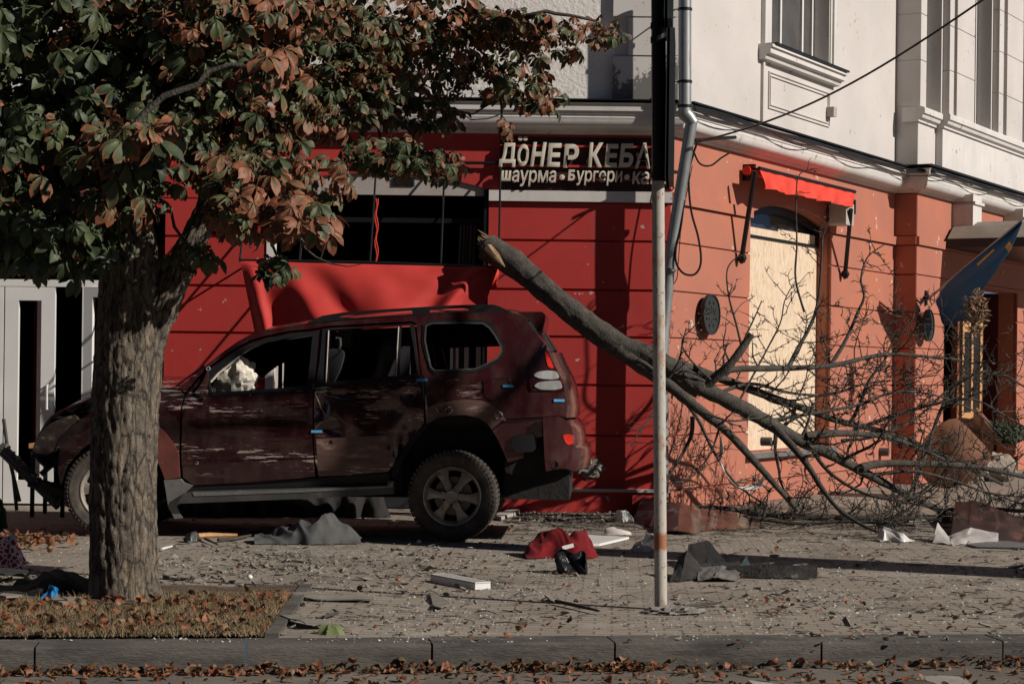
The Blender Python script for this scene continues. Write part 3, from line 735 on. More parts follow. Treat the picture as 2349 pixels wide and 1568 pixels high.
# doors
fd = [(426, 907), (440, 888), (472, 853.5), (506, 827.5), (537, 803.5), (573.5, 785.5), (610, 774.5), (665, 763.5), (719, 758), (734, 755), (727, 830), (717, 908), (716.5, 1008), (723, 1092), (690, 1096), (560, 1106), (443, 1112), (420, 1094), (416, 1030), (418, 934)]
fw_in = [(481, 880), (484.5, 868), (504.6, 849), (536, 825), (572.5, 801), (609, 785.5), (646, 778), (701, 769), (717, 768), (711, 830), (704, 884), (600, 893), (488, 899)]
FD = both('door', PLs(fd), [PLs(fw_in)], mt['paint'], .035, .032, 0, None, (1, 1))
fr_out = [(443, 889), (474, 855.5), (508, 829), (539, 805.5), (575, 787.5), (612, 776.5), (667, 765.5), (720, 760), (732, 757), (725, 830), (716, 892), (600, 902), (488, 908.5), (482, 902), (478, 880)]
both('window_frame', PLs(fr_out), [PLs(fw_in)], mt['black'], .012, None, .006, FD, (1, 0))
rd = [(737, 754.5), (753, 752), (850, 746.5), (946, 741.5), (951, 745), (963, 857), (972, 874), (972, 969), (959, 986), (943, 1002), (928.7, 1021), (912, 1048), (901, 1068), (889.7, 1081), (800, 1089), (731, 1092), (723, 1055), (720, 1008), (720.5, 908), (730, 830)]
rw1 = [(757, 757), (830, 752), (912, 747.5), (909, 800), (906, 861), (830, 869), (752, 876), (754, 820)]
rw2 = [(921, 747.5), (940, 746), (950, 800), (957, 857), (916, 861), (919, 800)]
RD = both('door', PLs(rd), [PLs(rw1), PLs(rw2)], mt['paint'], .035, .03)
ro = [(740, 757), (753, 754), (850, 749), (944, 744), (949, 748), (961, 857), (966, 864), (916, 869), (830, 877), (750, 884), (723, 890), (733, 830)]
both('window_frame', PLs(ro), [PLs(rw1), PLs(rw2)], mt['black'], .012, None, .006, RD, (1, 0))
for pts in ([(754, 758), (751, 820), (748, 876)], [(914.5, 749), (911.5, 800), (909, 862)]):
    mb = MB(); mb.tube([near(*pl(x, y), .012) for x, y in pts], .006, 6); mb.build('chrome_strip', mt['silver'], RD)
# lower cladding
both('cladding', PLs([(725, 1006), (889, 997.5), (902, 1018), (900, 1045), (892, 1072), (800, 1078), (730, 1080)]), [], mt['dusty'], .01, .08, .004, RD, (1, 0))
both('cladding', PLs([(417, 1022), (560, 1016), (715, 1007), (716, 1050), (600, 1052), (417, 1066)]), [], mt['paint'], .012, .08, .008, FD, (1, 0))
for par, (x, y) in ((FD, (650, 930)), (RD, (815, 909))):
    a, b = pl(x, y); mb = MB()
    mb.tube([near(a+.0, b, .0), near(a+.02, b+.002, .035), near(a+.10, b+.006, .04), near(a+.18, b+.01, .035), near(a+.2, b+.01, 0)], [.014, .018, .019, .018, .014], 8)
    mb.build('handle', mt['paintr'], par)
# fender, flare, bumper, arch
fen = [(205, 946), (250, 925), (300, 905), (358, 886), (376, 884), (386, 893), (413, 893), (422, 905), (414, 934), (411, 1030), (411, 1038), (400, 1016), (378, 986), (359, 969), (330, 955), (280, 950), (230, 962), (198, 984), (171, 995), (153, 1010), (139, 1024), (125, 1038), (135, 1008), (150, 987), (181, 966)]
both('fender', PLs(fen), [], mt['paint'], .03, .06)
both('wheel_flare', PLs([(330, 957), (359, 971), (378, 988), (400, 1018), (411, 1040), (414, 1094), (380, 1099), (374, 1081), (359, 1047), (345, 1020), (325, 1005)]), [], M('pink_maroon_flare', (.22, .07, .06), .35, .2, dirt=(.4, .3, .26), dlo=.66, dhi=.75, dsc=10, coat=.4, bmp=.1), .03, .06, .03, None, (1, 0), 'scraped pinkish wheel arch flare')
both('wheel_flare', PLs([(198, 986), (230, 964), (280, 952), (330, 957), (325, 1000), (280, 990), (230, 1000), (189, 1030), (160, 1060), (141, 1110), (135, 1080), (139, 1026), (153, 1012), (171, 997)]), [], mt['paint'], .03, .06, .03, None, (1, 0))
fl = [(978, 935), (1000, 926), (1040, 918), (1077, 916), (1105, 918), (1132, 929), (1150.5, 948), (1161, 964)]+[(1150, 963), (1128, 983), (1114, 966), (1095.5, 957), (1068, 951), (1031, 953), (1004, 957), (990, 966), (978, 972)]
both('wheel_flare', PLs(fl), [], mt['dusty'], .012, .06, .006, None, (1, 0), 'bare scraped metal above the rear wheel')
for (x, y, r) in ((1030, 940, .028), (1144, 953, .03), (452, 1061, .012), (478, 845, .016), (1250, 797, .022)):
    a, b = pl(x, y); p = near(a, b, .0); m_ = Matrix.Translation(p) @ (-e2).to_track_quat('Z', 'Y').to_matrix().to_4x4()
    mb = MB(); mb.lathe([(r*1.25, .0), (r*1.15, .012), (r*.8, .012), (r*.7, -.01), (0.001, -.012)], m_, 14); o = mb.build('bullet_hole' if r < .02 else 'dent_hole', M('bare_metal_rim', (.5, .5, .5), .4, .3, dirt=(.02, .02, .02), dlo=.5, dhi=.55, dsc=30), CAR)
both('fuel_flap', PLs(rpoly([(1111, 871), (1169, 867), (1171, 915), (1125, 917), (1111, 905)], 8)), [], mt['paintr'], .008, .08, .006, None, (1, 0))
mb = MB(); L_ = rpoly([(1110, 870), (1170, 866), (1172, 916), (1125, 918), (1110, 906)], 8); mb.tube([near(*pl(x, y), .003) for x, y in L_]+[near(*pl(*L_[0]), .003)], .0035, 5); mb.build('panel_gap', mt['black'], CAR)
for (x, y) in ((726, 989), (968, 871), (1166, 885), (1283, 918)):
    a, b = pl(x, y); mb = MB(); mb.hexa(near, a-.045, a+.045, b-.011, b+.011, .008, .014); mb.build('tape_strip', mt['tape'], CAR)
# inner structure behind the rear wheel
both('inner_panel', PLs([(1129, 987), (1160, 963), (1243, 958), (1245, 1000), (1235, 1003), (1205, 1018), (1200, 1050), (1165, 1060), (1152, 1030), (1141, 1007)]), [], mt['paintr'], .02, .08, -.025, None, (1, 0))
both('lower_panel', PLs([(1165, 1000), (1246, 990), (1250, 1062), (1225, 1082), (1185, 1092), (1160, 1085), (1155, 1060)]), [], mt['liner'], .02, .1, -.06, None, (1, 0))
both('vent_box', PLs(rpoly([(1175, 999), (1222, 994), (1232, 1003), (1230, 1028), (1222, 1036), (1183, 1037), (1175, 1025)], 5)), [], mt['black'], .03, None, .0, None, (1, 0))
bl = [(1245, 957), (1282, 953.5), (1299, 963), (1310, 979), (1314, 994), (1316, 1018), (1326.6, 1029), (1328.5, 1056), (1325, 1076), (1317, 1080), (1300, 1074), (1284, 1074), (1253, 1080), (1250, 1060)]
near_b = lambda a, b, c: near(a, b, c+.035)
BM = None
mb = MB(); mb.plate(subdiv(PLs(bl), .08), [], near_b, .03, .05); 
far_b = lambda a, b, c: far(a, b, c+.035)
mb.plate(subdiv(PLs(bl), .08), [], far_b, .03, .07)
be = [(1299, 963), (1310, 979), (1314, 994), (1316, 1018), (1326.6, 1029), (1328.5, 1056), (1325, 1076), (1317, 1080)]
bp = PLs(be)
def skin(mb, pts, crown=0.0, off=0.0, ny=10, th=.02, bulge=0.0):
    def fn(u, v):
        k = u*(len(pts)-1); i = min(int(k), len(pts)-2); f = k-i
        x = pts[i][0]*(1-f)+pts[i+1][0]*f; z = pts[i][1]*(1-f)+pts[i+1][1]*f
        w = wf(x, z, False)+off; s_ = 2*v-1
        return CO_+e1*(x+bulge*(1-s_*s_))+e2*(w*s_)+Vector((0, 0, z+crown*(1-abs(s_)**2.5)))
    mb.sheet(fn, (len(pts)-1)*2, ny, th)
skin(mb, bp, 0, .03, 12, .02, .10)
BM = mb.build('bumper', mt['paintr'], CAR, 40)
both('reflector', PLs(rpoly([(1291, 998), (1297, 995), (1315, 996), (1316, 1016), (1305, 1020), (1297, 1014)], 3)), [], mt['redl'], .01, None, .042, BM, (1, 0))
a, b = pl(1273, 1065); m_ = Matrix.Translation(near(a, b, .034)) @ (-e2).to_track_quat('Z', 'Y').to_matrix().to_4x4()
mb = MB(); mb.lathe([(.033, 0), (.033, .006), (.024, .006), (.02, 0), (.001, .001)], m_, 18); mb.build('sensor_cap', mt['black'], BM)
# tail lamp
tl = [(1239, 801), (1228, 815), (1219, 828), (1213, 841), (1214, 866), (1216, 888), (1222, 896), (1284, 897), (1295, 895), (1292, 884), (1284, 862), (1271, 837), (1258, 809), (1250, 799)]
TL = both('tail_lamp', PLs(tl), [], mt['black'], .015, .07, .012, None, (1, 0))
TL.data.materials[0] = M('smoked_maroon_lens', (.03, .008, .01), .08, 0, bmp=0, coat=.6)
both('red_lens', PLs(rpoly([(1249, 803), (1255, 808), (1266, 830), (1271, 843), (1266, 845), (1257, 840), (1252, 820)], 3)), [], mt['redl'], .008, None, .02, TL, (1, 0))
both('clear_lens', PLs(rpoly([(1222, 861), (1233, 852), (1255, 849), (1277, 851), (1285, 866), (1270, 870), (1240, 868)], 6)), [], mt['clearl'], .008, .08, .02, TL, (1, 0))
both('clear_lens', PLs(rpoly([(1224, 885), (1235, 876), (1258, 873), (1286, 872), (1291, 890), (1270, 894), (1240, 893)], 6)), [], mt['clearl'], .008, .08, .02, TL, (1, 0))
# roof, windscreen, tailgate across the car
SP = PLs(sil)
mb = MB(); skin(mb, SP[7:20], .045, 0); mb.build('roof', mt['paintr'], CAR, 40)
mb = MB(); skin(mb, SP[0:8], .02, -.01, 10, .01); mb.build('windscreen', mt['glass'], CAR, 40)
mb = MB(); skin(mb, SP[19:24], .02, -.01, 10, .015, .06); mb.build('rear_window', mt['glass'], CAR, 40)
mb = MB(); skin(mb, SP[23:30], 0, -.01, 12, .02, .10); mb.build('tailgate', mt['paintr'], CAR, 40)
# spoiler
sx = PLs([(1186, 717), (1190, 714), (1243, 714), (1250, 722), (1249, 735), (1240, 773), (1228, 760), (1212, 735), (1196, 722)])
mb = MB()
def spl(a, b, c): return CO_+e1*a+e2*(c)+Vector((0, 0, b))
mb.plate(sx, [], spl, 1.16, None, .58); mb.build('spoiler', mt['paintr'], CAR)
# roof rails
rr_o = [(705, 738), (741, 724), (787, 716.5), (888, 709), (1035, 700), (1100, 698.4), (1132, 698.6), (1142, 701), (1157, 707.5), (1171.7, 715.8), (1086, 717), (1000, 719.5), (888, 726), (815, 731.5), (756, 737), (710, 741)]
h1 = [(776, 727), (807, 721.5), (880, 716.5), (945, 712.5), (947, 720), (888, 723.5), (815, 728.5)]
h2 = [(985, 717.2), (986, 711), (1062, 706.5), (1077, 710), (1086, 715.5), (1040, 716)]
for sgn in (-1, 1):
    mb = MB(); mb.plate(PLs(rr_o), [PLs(h1), PLs(h2)], lambda a, b, c: CO_+e1*a+e2*(sgn*(.665)+c)+Vector((0, 0, b)), .035, None, .02); mb.build('roof_rail', mt['black'], CAR)
# bonnet and nose
hood = PLs([(411, 892), (386, 893), (358, 885), (300, 884), (250, 898), (205, 917), (162, 930), (135, 945), (112, 962)])
mb = MB(); skin(mb, hood, .05, -.03, 12, .015)
for i, v in enumerate(mb.v): mb.v[i] = v+Vector((0, 0, .03*noise.noise(v*3)))
mb.build('bonnet', mt['paint'], CAR, 40)
nose = PLs([(112, 964), (97, 988), (84, 1012), (78, 1035), (88, 1056), (110, 1075)])
mb = MB(); skin(mb, nose, 0, -.04, 10, .02, -.12); mb.build('front_panel', mt['liner'], CAR, 40)
both('headlamp', PLs([(77, 1033), (86, 1007), (97, 988), (115, 971), (144, 958), (171, 950), (182, 962), (152, 983), (135, 1005), (124, 1034), (110, 1044), (90, 1040)]), [], M('scuffed_headlamp', (.10, .07, .06), .1, .3, var=.5, vs_=9, stretch=(1, 1, 2), dirt=(.45, .36, .28), dlo=.55, dhi=.62, dsc=9, bmp=.05, coat=.6), .03, .06, .01, None, (1, 1))
mb = MB()
for k in range(9):
    a, b = pl(rnd.uniform(85, 150), rnd.uniform(1035, 1130)); q = near(a, b, -rnd.uniform(.1, .5))
    mb.obox(q, rnd.uniform(.05, .35), .06, rnd.uniform(.03, .10), (rnd.uniform(-.4, .4), rnd.uniform(-1, 1), 0))
mb.build('crash_parts', mt['liner'], CAR)
# underbody, interior tub, liner
def cb(mb, a0, a1, w0, w1, z0, z1): return mb.hexa(lambda a, b, c: CO_+e1*a+e2*b+Vector((0, 0, c)), a0, a1, w0, w1, z0, z1)
mb = MB(); cb(mb, -3.3, .95, -.60, .60, .42, 1.05); cb(mb, -3.0, -2.35, -.78, .78, .98, 1.12); cb(mb, -2.25, -.45, -.80, .80, .42, .62); cb(mb, .42, .98, -.74, .74, .36, .95); cb(mb, -.45, .42, -.8, .8, 1.0, 1.12)
for k in range(3): mb.tube([CO_+e1*(-2.8)+e2*(-.3+.3*k)+Vector((0, 0, .36)), CO_+e1*.8+e2*(-.3+.3*k)+Vector((0, 0, .38))], .04, 8)
mb.tube([CO_+e2*-.75+Vector((0, 0, .39)), CO_+e2*.75+Vector((0, 0, .39))], .06, 10)
mb.build('underbody', mt['liner'], CAR)
mb = MB(); cb(mb, -.25, .9, -.62, .62, 1.05, 1.38); mb.build('boot_floor', mt['seat'], CAR); mb = MB(); cb(mb, -.62, -.42, -.62, .62, 1.05, 1.66); mb.build('rear_seat', mt['seat'], CAR); mb = MB(); cb(mb, -2.35, -2.1, -.7, .7, 1.0, 1.28); mb.build('dashboard', mt['seat'], CAR)
for sg in (-1, 1):
    mb = MB(); fm = lambda a, b, c: CO_+e1*a+e2*(sg*.38+c)+Vector((0, 0, b))
    mb.plate(rpoly([(-1.75, 1.0), (-1.25, 1.0), (-1.02, 1.45), (-.98, 1.62), (-1.12, 1.64), (-1.25, 1.45), (-1.42, 1.15), (-1.75, 1.15)], .05), [], fm, .5, None, .25)
    mb.plate(rpoly([(-1.1, 1.66), (-.96, 1.64), (-.93, 1.82), (-1.04, 1.84)], .03), [], fm, .26, None, .13); mb.build('seat', mt['seat'], CAR)
a, b = pl(532, 872); mb = MB(); q = near(a, b-.05, -.30)
mb.blob(q+Vector((-.02, 0, .03)), (.175, .14, .20), 0, .38, 2.6, 3, 48, 32, None); mb.build('airbag', mt['airbag'], CAR, 25)
mb = MB(); pts = [(768, 775), (778, 776), (779, 790), (775, 808), (764, 820), (756, 824)]; mb.tube([near(*pl(x, y), -.06) for x, y in pts], .012, 8); mb.build('grab_handle', mt['greyp'], CAR)
mb = MB(); pts = [(548, 812), (540, 828), (520, 838), (508, 842)]; mb.tube([near(*pl(x, y), -.1) for x, y in pts], .011, 8); mb.build('grab_handle', mt['greyp'], CAR)
mb = MB(); pts = [(482, 876), (500, 856), (530, 832), (551, 812)]; mb.tube([near(*pl(x, y), -.03) for x, y in pts], .009, 6); mb.build('pillar_trim', mt['airbag'], CAR)
# mirror stub and wiper
both('mirror_mount', PLs([(449, 900), (468, 872), (478, 850), (480, 862), (474, 900), (470, 915), (455, 905)]), [], mt['paintr'], .02, None, .03, None, (1, 0))
mb = MB(); mb.tube([near(*pl(395, 888), -.1), near(*pl(430, 862), -.08), near(*pl(466, 838), -.05)], .008, 6); mb.build('wiper', mt['black'], CAR)
# running board
rb = PLs([(412, 1153), (424, 1130), (445, 1125), (700, 1118), (890, 1112), (892, 1102), (905, 1101), (905, 1131), (700, 1142)])
mb = MB(); mb.plate(rb, [], lambda a, b, c: CO_+e1*a-e2*(.93+c)+Vector((0, 0, b)), .2, None, 0); mb.build('running_board', mt['greyp'], CAR)
mb = MB(); s_ = PLs([(425, 1128), (445, 1113), (725, 1096), (893, 1085), (893, 1110), (700, 1116), (445, 1124)]); mb.plate(s_, [], lambda a, b, c: CO_+e1*a-e2*(.84+c)+Vector((0, 0, b)), .1, None, 0); mb.build('sill', mt['black'], CAR)
both('front_arch_trim', PLs([(378, 1100), (416, 1097), (424, 1106), (444, 1113), (425, 1130), (413, 1150), (406, 1162), (388, 1162), (383, 1130)]), [], mt['silverp'], .08, .1, .035, None, (1, 0))
both('mud_flap', PLs([(387, 1163), (406, 1161), (420, 1187), (402, 1189)]), [], mt['silverp'], .02, None, .02, None, (1, 0))
both('arch_debris', PLs([(903, 1070), (912, 1050), (930, 1022), (944, 1004), (960, 988), (974, 974), (984, 974), (960, 1000), (938, 1030), (922, 1060), (912, 1090), (905, 1101), (897, 1088)]), [], mt['liner'], .06, .06, .02, None, (1, 0))
# wheels
def wheel(cx, cz, side, yaw, src=None):
    """wheel thing part: tyre, rim, hub, disc"""
    W_ = .132
    c = CO_+e1*cx+e2*(side*(.93-W_))+Vector((0, 0, cz)); ax = Vector((e2.x, e2.y, 0))*side*-1
    ax = Matrix.Rotation(yaw, 3, 'Z') @ ax      # outwards = -ax*side ... keep facing the outside
    ax = -ax if side < 0 else -ax
    out = ax if ax.dot(e2*side) > 0 else -ax
    m = Matrix.Translation(c) @ out.to_track_quat('Z', 'Y').to_matrix().to_4x4() @ Matrix.Rotation(.1, 4, 'Z')
    Rr = .386
    root = MB()
    prof = [(.245, -W_*.85), (.26, -W_*.95), (.31, -W_), (.35, -W_*.97), (.366, -W_*.86), (.372, -W_*.5), (.374, 0), (.372, W_*.5), (.366, W_*.86), (.35, W_*.96), (.335, W_*.985), (.33, W_*.995), (.325, W_*.985), (.30, W_*1.0), (.265, W_*.93), (.252, W_*.86), (.243, W_*.80)]
    root.lathe(prof, m, 72, True)
    nb = 58
    for k in range(nb):
        a0 = 2*math.pi*k/nb; da = 2*math.pi/nb*.66
        for (h0, h1, r0, r1, sk) in ((W_*.52, W_*.90, .388, .378, .0), (-W_*.90, -W_*.52, .378, .388, 0), (.008, W_*.46, .389, .389, .03), (-W_*.46, -.008, .389, .389, -.03)):
            n = len(root.v)
            for r_, h in ((.355, h0), (.355, h1), (r1 if h0 > 0 else r1, h1), (r0, h0)):
                for aa in (a0+sk*h/W_, a0+da+sk*h/W_):
                    root.v.append(m @ Vector((r_*math.cos(aa), r_*math.sin(aa), h)))
            for q in ((0, 1, 3, 2), (2, 3, 5, 4), (4, 5, 7, 6), (6, 7, 1, 0), (0, 2, 4, 6), (1, 7, 5, 3)): root.f.append(tuple(n+i for i in q))
        # side lug
        n = len(root.v)
        for r_, h in ((.352, W_*.955), (.378, W_*.86), (.383, W_*.90), (.354, W_*1.0)):
            for aa in (a0, a0+da*.8): root.v.append(m @ Vector((r_*math.cos(aa), r_*math.sin(aa), h)))
        for q in ((0, 1, 3, 2), (2, 3, 5, 4), (4, 5, 7, 6), (6, 7, 1, 0), (0, 2, 4, 6), (1, 7, 5, 3)): root.f.append(tuple(n+i for i in q))
    ty = root.build('wheel', mt['rubber'], CAR, 30)
    mb = MB(); mb.lathe([(.248, W_*.80), (.250, W_*.92), (.240, W_*.94), (.232, W_*.84), (.222, W_*.70), (.205, -W_*.6), (.24, -W_*.8)], m, 56)
    sp = []
    for k in range(6):
        a = R(55+60*k)-.1
        ca, sa = math.cos(a), math.sin(a)
        def fs(x, y, c_, ca=ca, sa=sa):
            rr = math.hypot(x, y); dz = -.028*clamp((rr-.06)/.17)+.01-abs(y)*.22
            return m @ Vector((x*ca-y*sa, x*sa+y*ca, W_*.80+dz+c_))
        o = [(.04, -.040), (.075, -.034), (.11, -.026), (.15, -.030), (.19, -.046), (.226, -.060), (.226, .060), (.19, .046), (.15, .030), (.11, .026), (.075, .034), (.04, .040)]
        mb.plate(o, [], fs, .035, .02)
    mb.lathe([(.085, W_*.4), (.088, W_*.86), (.07, W_*.9), (.060, W_*.93), (.056, W_*1.12), (.046, W_*1.2), (.036, W_*1.2), (.034, W_*1.16), (.001, W_*1.17)], m, 36)
    rim = mb.build('rim', mt['silver'], ty, 35)
    mb = MB()
    for k in range(6):
        mb = MB(); a = R(25+60*k)-.1; q = m @ Matrix.Translation((.075*math.cos(a), .075*math.sin(a), W_*.86)); mb.lathe([(.014, -.01), (.0135, .006), (.009, .012), (.001, .012)], q, 6); mb.build('wheel_nut', mt['blackm'], rim, 20)
    mb = MB()
    def ell(rx, ry, cy=0):
        return [m @ Matrix.Rotation(-.1, 4, 'Z') @ Vector((rx*math.cos(2*math.pi*i/28), cy+ry*math.sin(2*math.pi*i/28), W_*1.18)) for i in range(29)]
    mb.tube(ell(.028, .019), .0022, 6, False); mb.tube(ell(.008, .0185), .0018, 6, False); mb.tube(ell(.020, .007, .011), .0018, 6, False); mb.build('emblem', mt['silver'], rim)
    mb = MB(); mb.lathe([(.05, -.02), (.16, -.02), (.165, -.015), (.165, .005), (.15, .006), (.05, .006)], m @ Matrix.Translation((0, 0, W_*.3)), 40); mb.build('brake_disc', M('brake_disc_metal', (.2, .17, .15), .5, .6), rim)
    mb = MB(); mb.lathe([(.001, -.05), (.235, -.05), (.235, -.045)], m @ Matrix.Translation((0, 0, -.02)), 30); mb.build('wheel_back', mt['liner'], rim)
    return ty
rx, rz = pl(1040, 1140)
wheel(rx, .388, -1, R(-3)); wheel(rx, .388, 1, 0)
fx, _ = pl(252, 1145)
wheel(fx, .388, -1, R(4)); wheel(fx, .388, 1, 0)

# far side: tinted rear glass, curtain hanging in the far front window
def plf(x, y, w=.74):
    q = CO_+e2*w; r = ray(x, y); k = (q-CAM).dot(e2)/r.dot(e2); p = CAM+r*k; return (p-CO_).dot(e1), p.z
ffm = lambda a, b, c: CO_+e1*a+e2*(.74+c)+Vector((0, 0, b))
mb = MB(); mb.plate([plf(x, y) for x, y in ((745, 762), (745, 900), (975, 880), (1000, 745))], [], ffm, .01); mb.build('tinted_window', mt['glass'], CAR)
mb = MB(); mb.plate([plf(x, y) for x, y in ((960, 745), (1000, 800), (1080, 796), (1150, 794), (1150, 745))], [], ffm, .01); mb.build('tinted_window', mt['glass'], CAR)
mb = MB(); mb.plate([plf(x, y) for x, y in ((560, 905), (585, 876), (606, 862), (625, 848), (641, 836), (652, 832), (650, 905), (745, 900), (745, 755), (620, 770), (555, 805), (500, 850), (470, 900), (480, 905))], [], ffm, .012); mb.build('curtain_airbag', mt['seat'], CAR)

bare = M('bare_scraped_metal', (.42, .38, .34), .4, .5, var=.5, vs_=14, stretch=(1, 1, 4), bmp=.3)
for L_, r_ in (([(722, 900), (728, 918), (735, 938), (744, 950), (756, 957), (768, 958)], .007), ([(722, 982), (735, 968), (752, 962), (780, 960)], .004), ([(975, 905), (977, 930), (979, 958)], .010), ([(741, 903), (752, 908), (766, 909), (779, 913)], .004), ([(1000, 935), (1006, 948), (1008, 958)], .006)):
    mb = MB(); mb.tube([near(*pl(x, y), .004) for x, y in L_], [r_*.5]+[r_]*(len(L_)-2)+[r_*.4], 6, True, .3); mb.build('torn_edge', bare, CAR)

mb = MB(); mb.plate(PLs([(446, 1127), (700, 1120), (889, 1113), (904, 1103), (904, 1116), (700, 1127), (450, 1136)]), [], lambda a, b, c: CO_+e1*a-e2*(.935+c)+Vector((0, 0, b)), .01, None, .0); mb.build('step_trim', mt['silverp'], CAR)
# ============================================================ THINGS ON THE BUILDING
# red drop awning over the shop window
YB = 19.45
AWN = thing('drop_awning', P(848, 600, YB), 'large red fabric awning with black frame, sagging in front of the dark shop window', 'awning')
mb = MB(); mb.tube([P(550, 597, YB), P(848, 602, YB), P(1144, 613, YB)], .016, 6)
zt_ = Wz(848, 372)[1]
mb.tube([Vector((P(560, 500, YB).x, YW-.05, zt_)), Vector((P(1144, 600, YB).x, YW-.05, zt_))], .016, 6)
for x, y in ((550, 597), (687.6, 599), (848.6, 602), (1011, 607), (1144, 613)):
    a = P(x, y, YB); mb.tube([a, Vector((a.x, YW-.05, zt_))], .011, 6)
for x, y in ((550, 597), (1144, 613)):
    a = P(x, y, YB); mb.tube([a, Vector((a.x, YW-.02, a.z+.02))], .011, 6)
mb.build('frame', mt['blackm'], AWN)
def awn(u, v):
    xt, yt = 552+(1143-552)*u, 599+15*u
    xb, yb = 592+(1092-592)*u, 800-45*u+25*math.sin(u*math.pi)
    x = xt*(1-v)+xb*v; y = yt*(1-v)+yb*v
    c = .40*sm_(clamp(u/.46))*v**.8 - .10*v - .12*sm_(clamp((u-.5)/.5))*v
    c += .10*v**.5*math.exp(-((u-.035-.02*v)/.03)**2)
    c += .075*v**.7*math.exp(-((u-.17-.16*v)/.045)**2)*(1-.5*v) - .10*v**.8*math.exp(-((u-.27-.24*v)/.06)**2)
    c += .05*v*math.sin(u*17-v*5)*math.exp(-((u-.45)/.25)**2)
    s = u-(.93-.18*v); c += .09*v**.5*math.exp(-(s/.035)**2) - .07*v**.7*math.exp(-((s+.07)/.05)**2)
    c += .012*noise.noise(Vector((u*9, v*5, 1)))
    return P(x, y, YB-c*1.1-.02)
mb = MB(); mb.sheet(awn, 110, 40, .004); mb.build('fabric', mt['cloth'], AWN, 80)
mb = MB(); mb.sheet(lambda u, v: P(1112+30*u+3*math.sin(v*6), 616+48*v, YB+.03+.02*math.sin(u*7+v*4)), 8, 10, .003); mb.build('fabric_flap', mt['cloth2'], AWN, 80)
mb = MB()
for k in range(2): mb.tube([P(862+k*3+2.5*math.sin(j*1.3+k), 455+j*12, 19.9) for j in range(13)], .006, 5)
solo(mb, 'torn_cord', mt['cloth2'], 'thin red torn cord hanging in the dark shop window', 'cord')
# shop sign
def text_mesh(s, extrude=.02, off=.0):
    c = bpy.data.curves.new('t', 'FONT'); c.body = s; c.extrude = extrude; c.offset = off; c.bevel_depth = .008; c.bevel_resolution = 2; c.resolution_u = 4
    o = bpy.data.objects.new('t', c); COL.objects.link(o); bpy.context.view_layer.update()
    me = bpy.data.meshes.new_from_object(o.evaluated_get(bpy.context.evaluated_depsgraph_get())); bpy.data.objects.remove(o)
    co = np.empty(len(me.vertices)*3); me.vertices.foreach_get('co', co); co = co.reshape(-1, 3)
    fs = [tuple(p.vertices) for p in me.polygons]; bpy.data.meshes.remove(me); return co, fs
SG = thing('shop_sign', fr(Wz(1300, 400)[0], Wz(1300, 437)[1], .08), 'cream raised lettering in two lines on a dark maroon panel beside the pole', 'sign')
mb = MB(); a, b = Wz(1146, 436), Wz(1543, 318); mb.hexa(fr, a[0], 1.60, a[1], b[1], .001, .012)
mb.build('backing', M('maroon_sign_panel', (.035, .008, .009), .6, bmp=.1), SG)
for y in (336, 382, 412):
    mb = MB(); z = Wz(1300, y)[1]; mb.hexa(fr, a[0], 1.60, z-.012, z+.012, .02, .045); mb.build('rail', mt['red'], SG)
mt['cream'] = M('cream_letters', (.60, .55, .45), .6, var=.06, bmp=.05, fine=.03)
def put_text(s, x0, x1, ytop, ybot, bold=.03, ext=.03, sh=.08, wob=0):
    co, fs = text_mesh(s, .02, bold)
    mn, mx = co.min(0), co.max(0); p0, p1 = Wz(x0, ybot), Wz(x1, ytop)
    mb = MB()
    for v in co:
        u = (v[0]-mn[0])/(mx[0]-mn[0]); w = (v[1]-mn[1])/(mx[1]-mn[1]); d = (v[2]-mn[2])/(mx[2]-mn[2]+1e-9)
        mb.v.append(fr(p0[0]+(p1[0]-p0[0])*u+sh*(w-.5)*(p1[1]-p0[1]), p0[1]+(p1[1]-p0[1])*w, .055+ext*d))
    mb.f = fs; o = mb.build('letter' if len(s) == 1 else 'lettering', mt['cream'], SG, 40); return o
for ch, x0, x1, y0, y1 in (('Д', 1146, 1184, 331, 384), ('О', 1187, 1213, 331, 384), ('Н', 1219, 1250, 330, 383), ('Е', 1256, 1286, 331, 384), ('Р', 1293, 1327, 331, 386),
                           ('К', 1350, 1382, 331, 385), ('Е', 1388, 1416, 331, 386), ('Б', 1421, 1453, 331, 386), ('А', 1457, 1493, 331, 387), ('Б', 1499, 1530, 331, 387)):
    put_text(ch, x0, x1, y0+rnd.uniform(-2, 2), y1+rnd.uniform(-1.5, 1.5), .012 if ch == 'А' else .03, sh=.10+rnd.uniform(-.04, .04))
for x in (1193, 1205):
    q = Wz(x, 320); mb = MB(); mb.lathe([(.001, .0), (.022, .0), (.024, .01), (.024, .025), (.020, .03), (.001, .03)], Matrix.Translation(fr(q[0], q[1], .055)) @ Matrix.Rotation(math.pi/2, 4, 'X'), 18); mb.build('letter_dot', mt['cream'], SG)
put_text('ш', 1150, 1172, 393, 417, .04); put_text('аурма', 1174, 1275, 393, 429, .01)
put_text('Б', 1303, 1319, 391, 416, .04); put_text('ургери', 1321, 1426, 394, 427, .008); put_text('кава', 1450, 1530, 396, 424, .01)
for x in (1289, 1437):
    q = Wz(x, 408); mb = MB(); mb.lathe([(.001, 0), (.026, 0), (.028, .01), (.028, .025), (.001, .03)], Matrix.Translation(fr(q[0], q[1], .055)) @ Matrix.Rotation(math.pi/2, 4, 'X'), 18); mb.build('letter_dot', mt['cream'], SG)
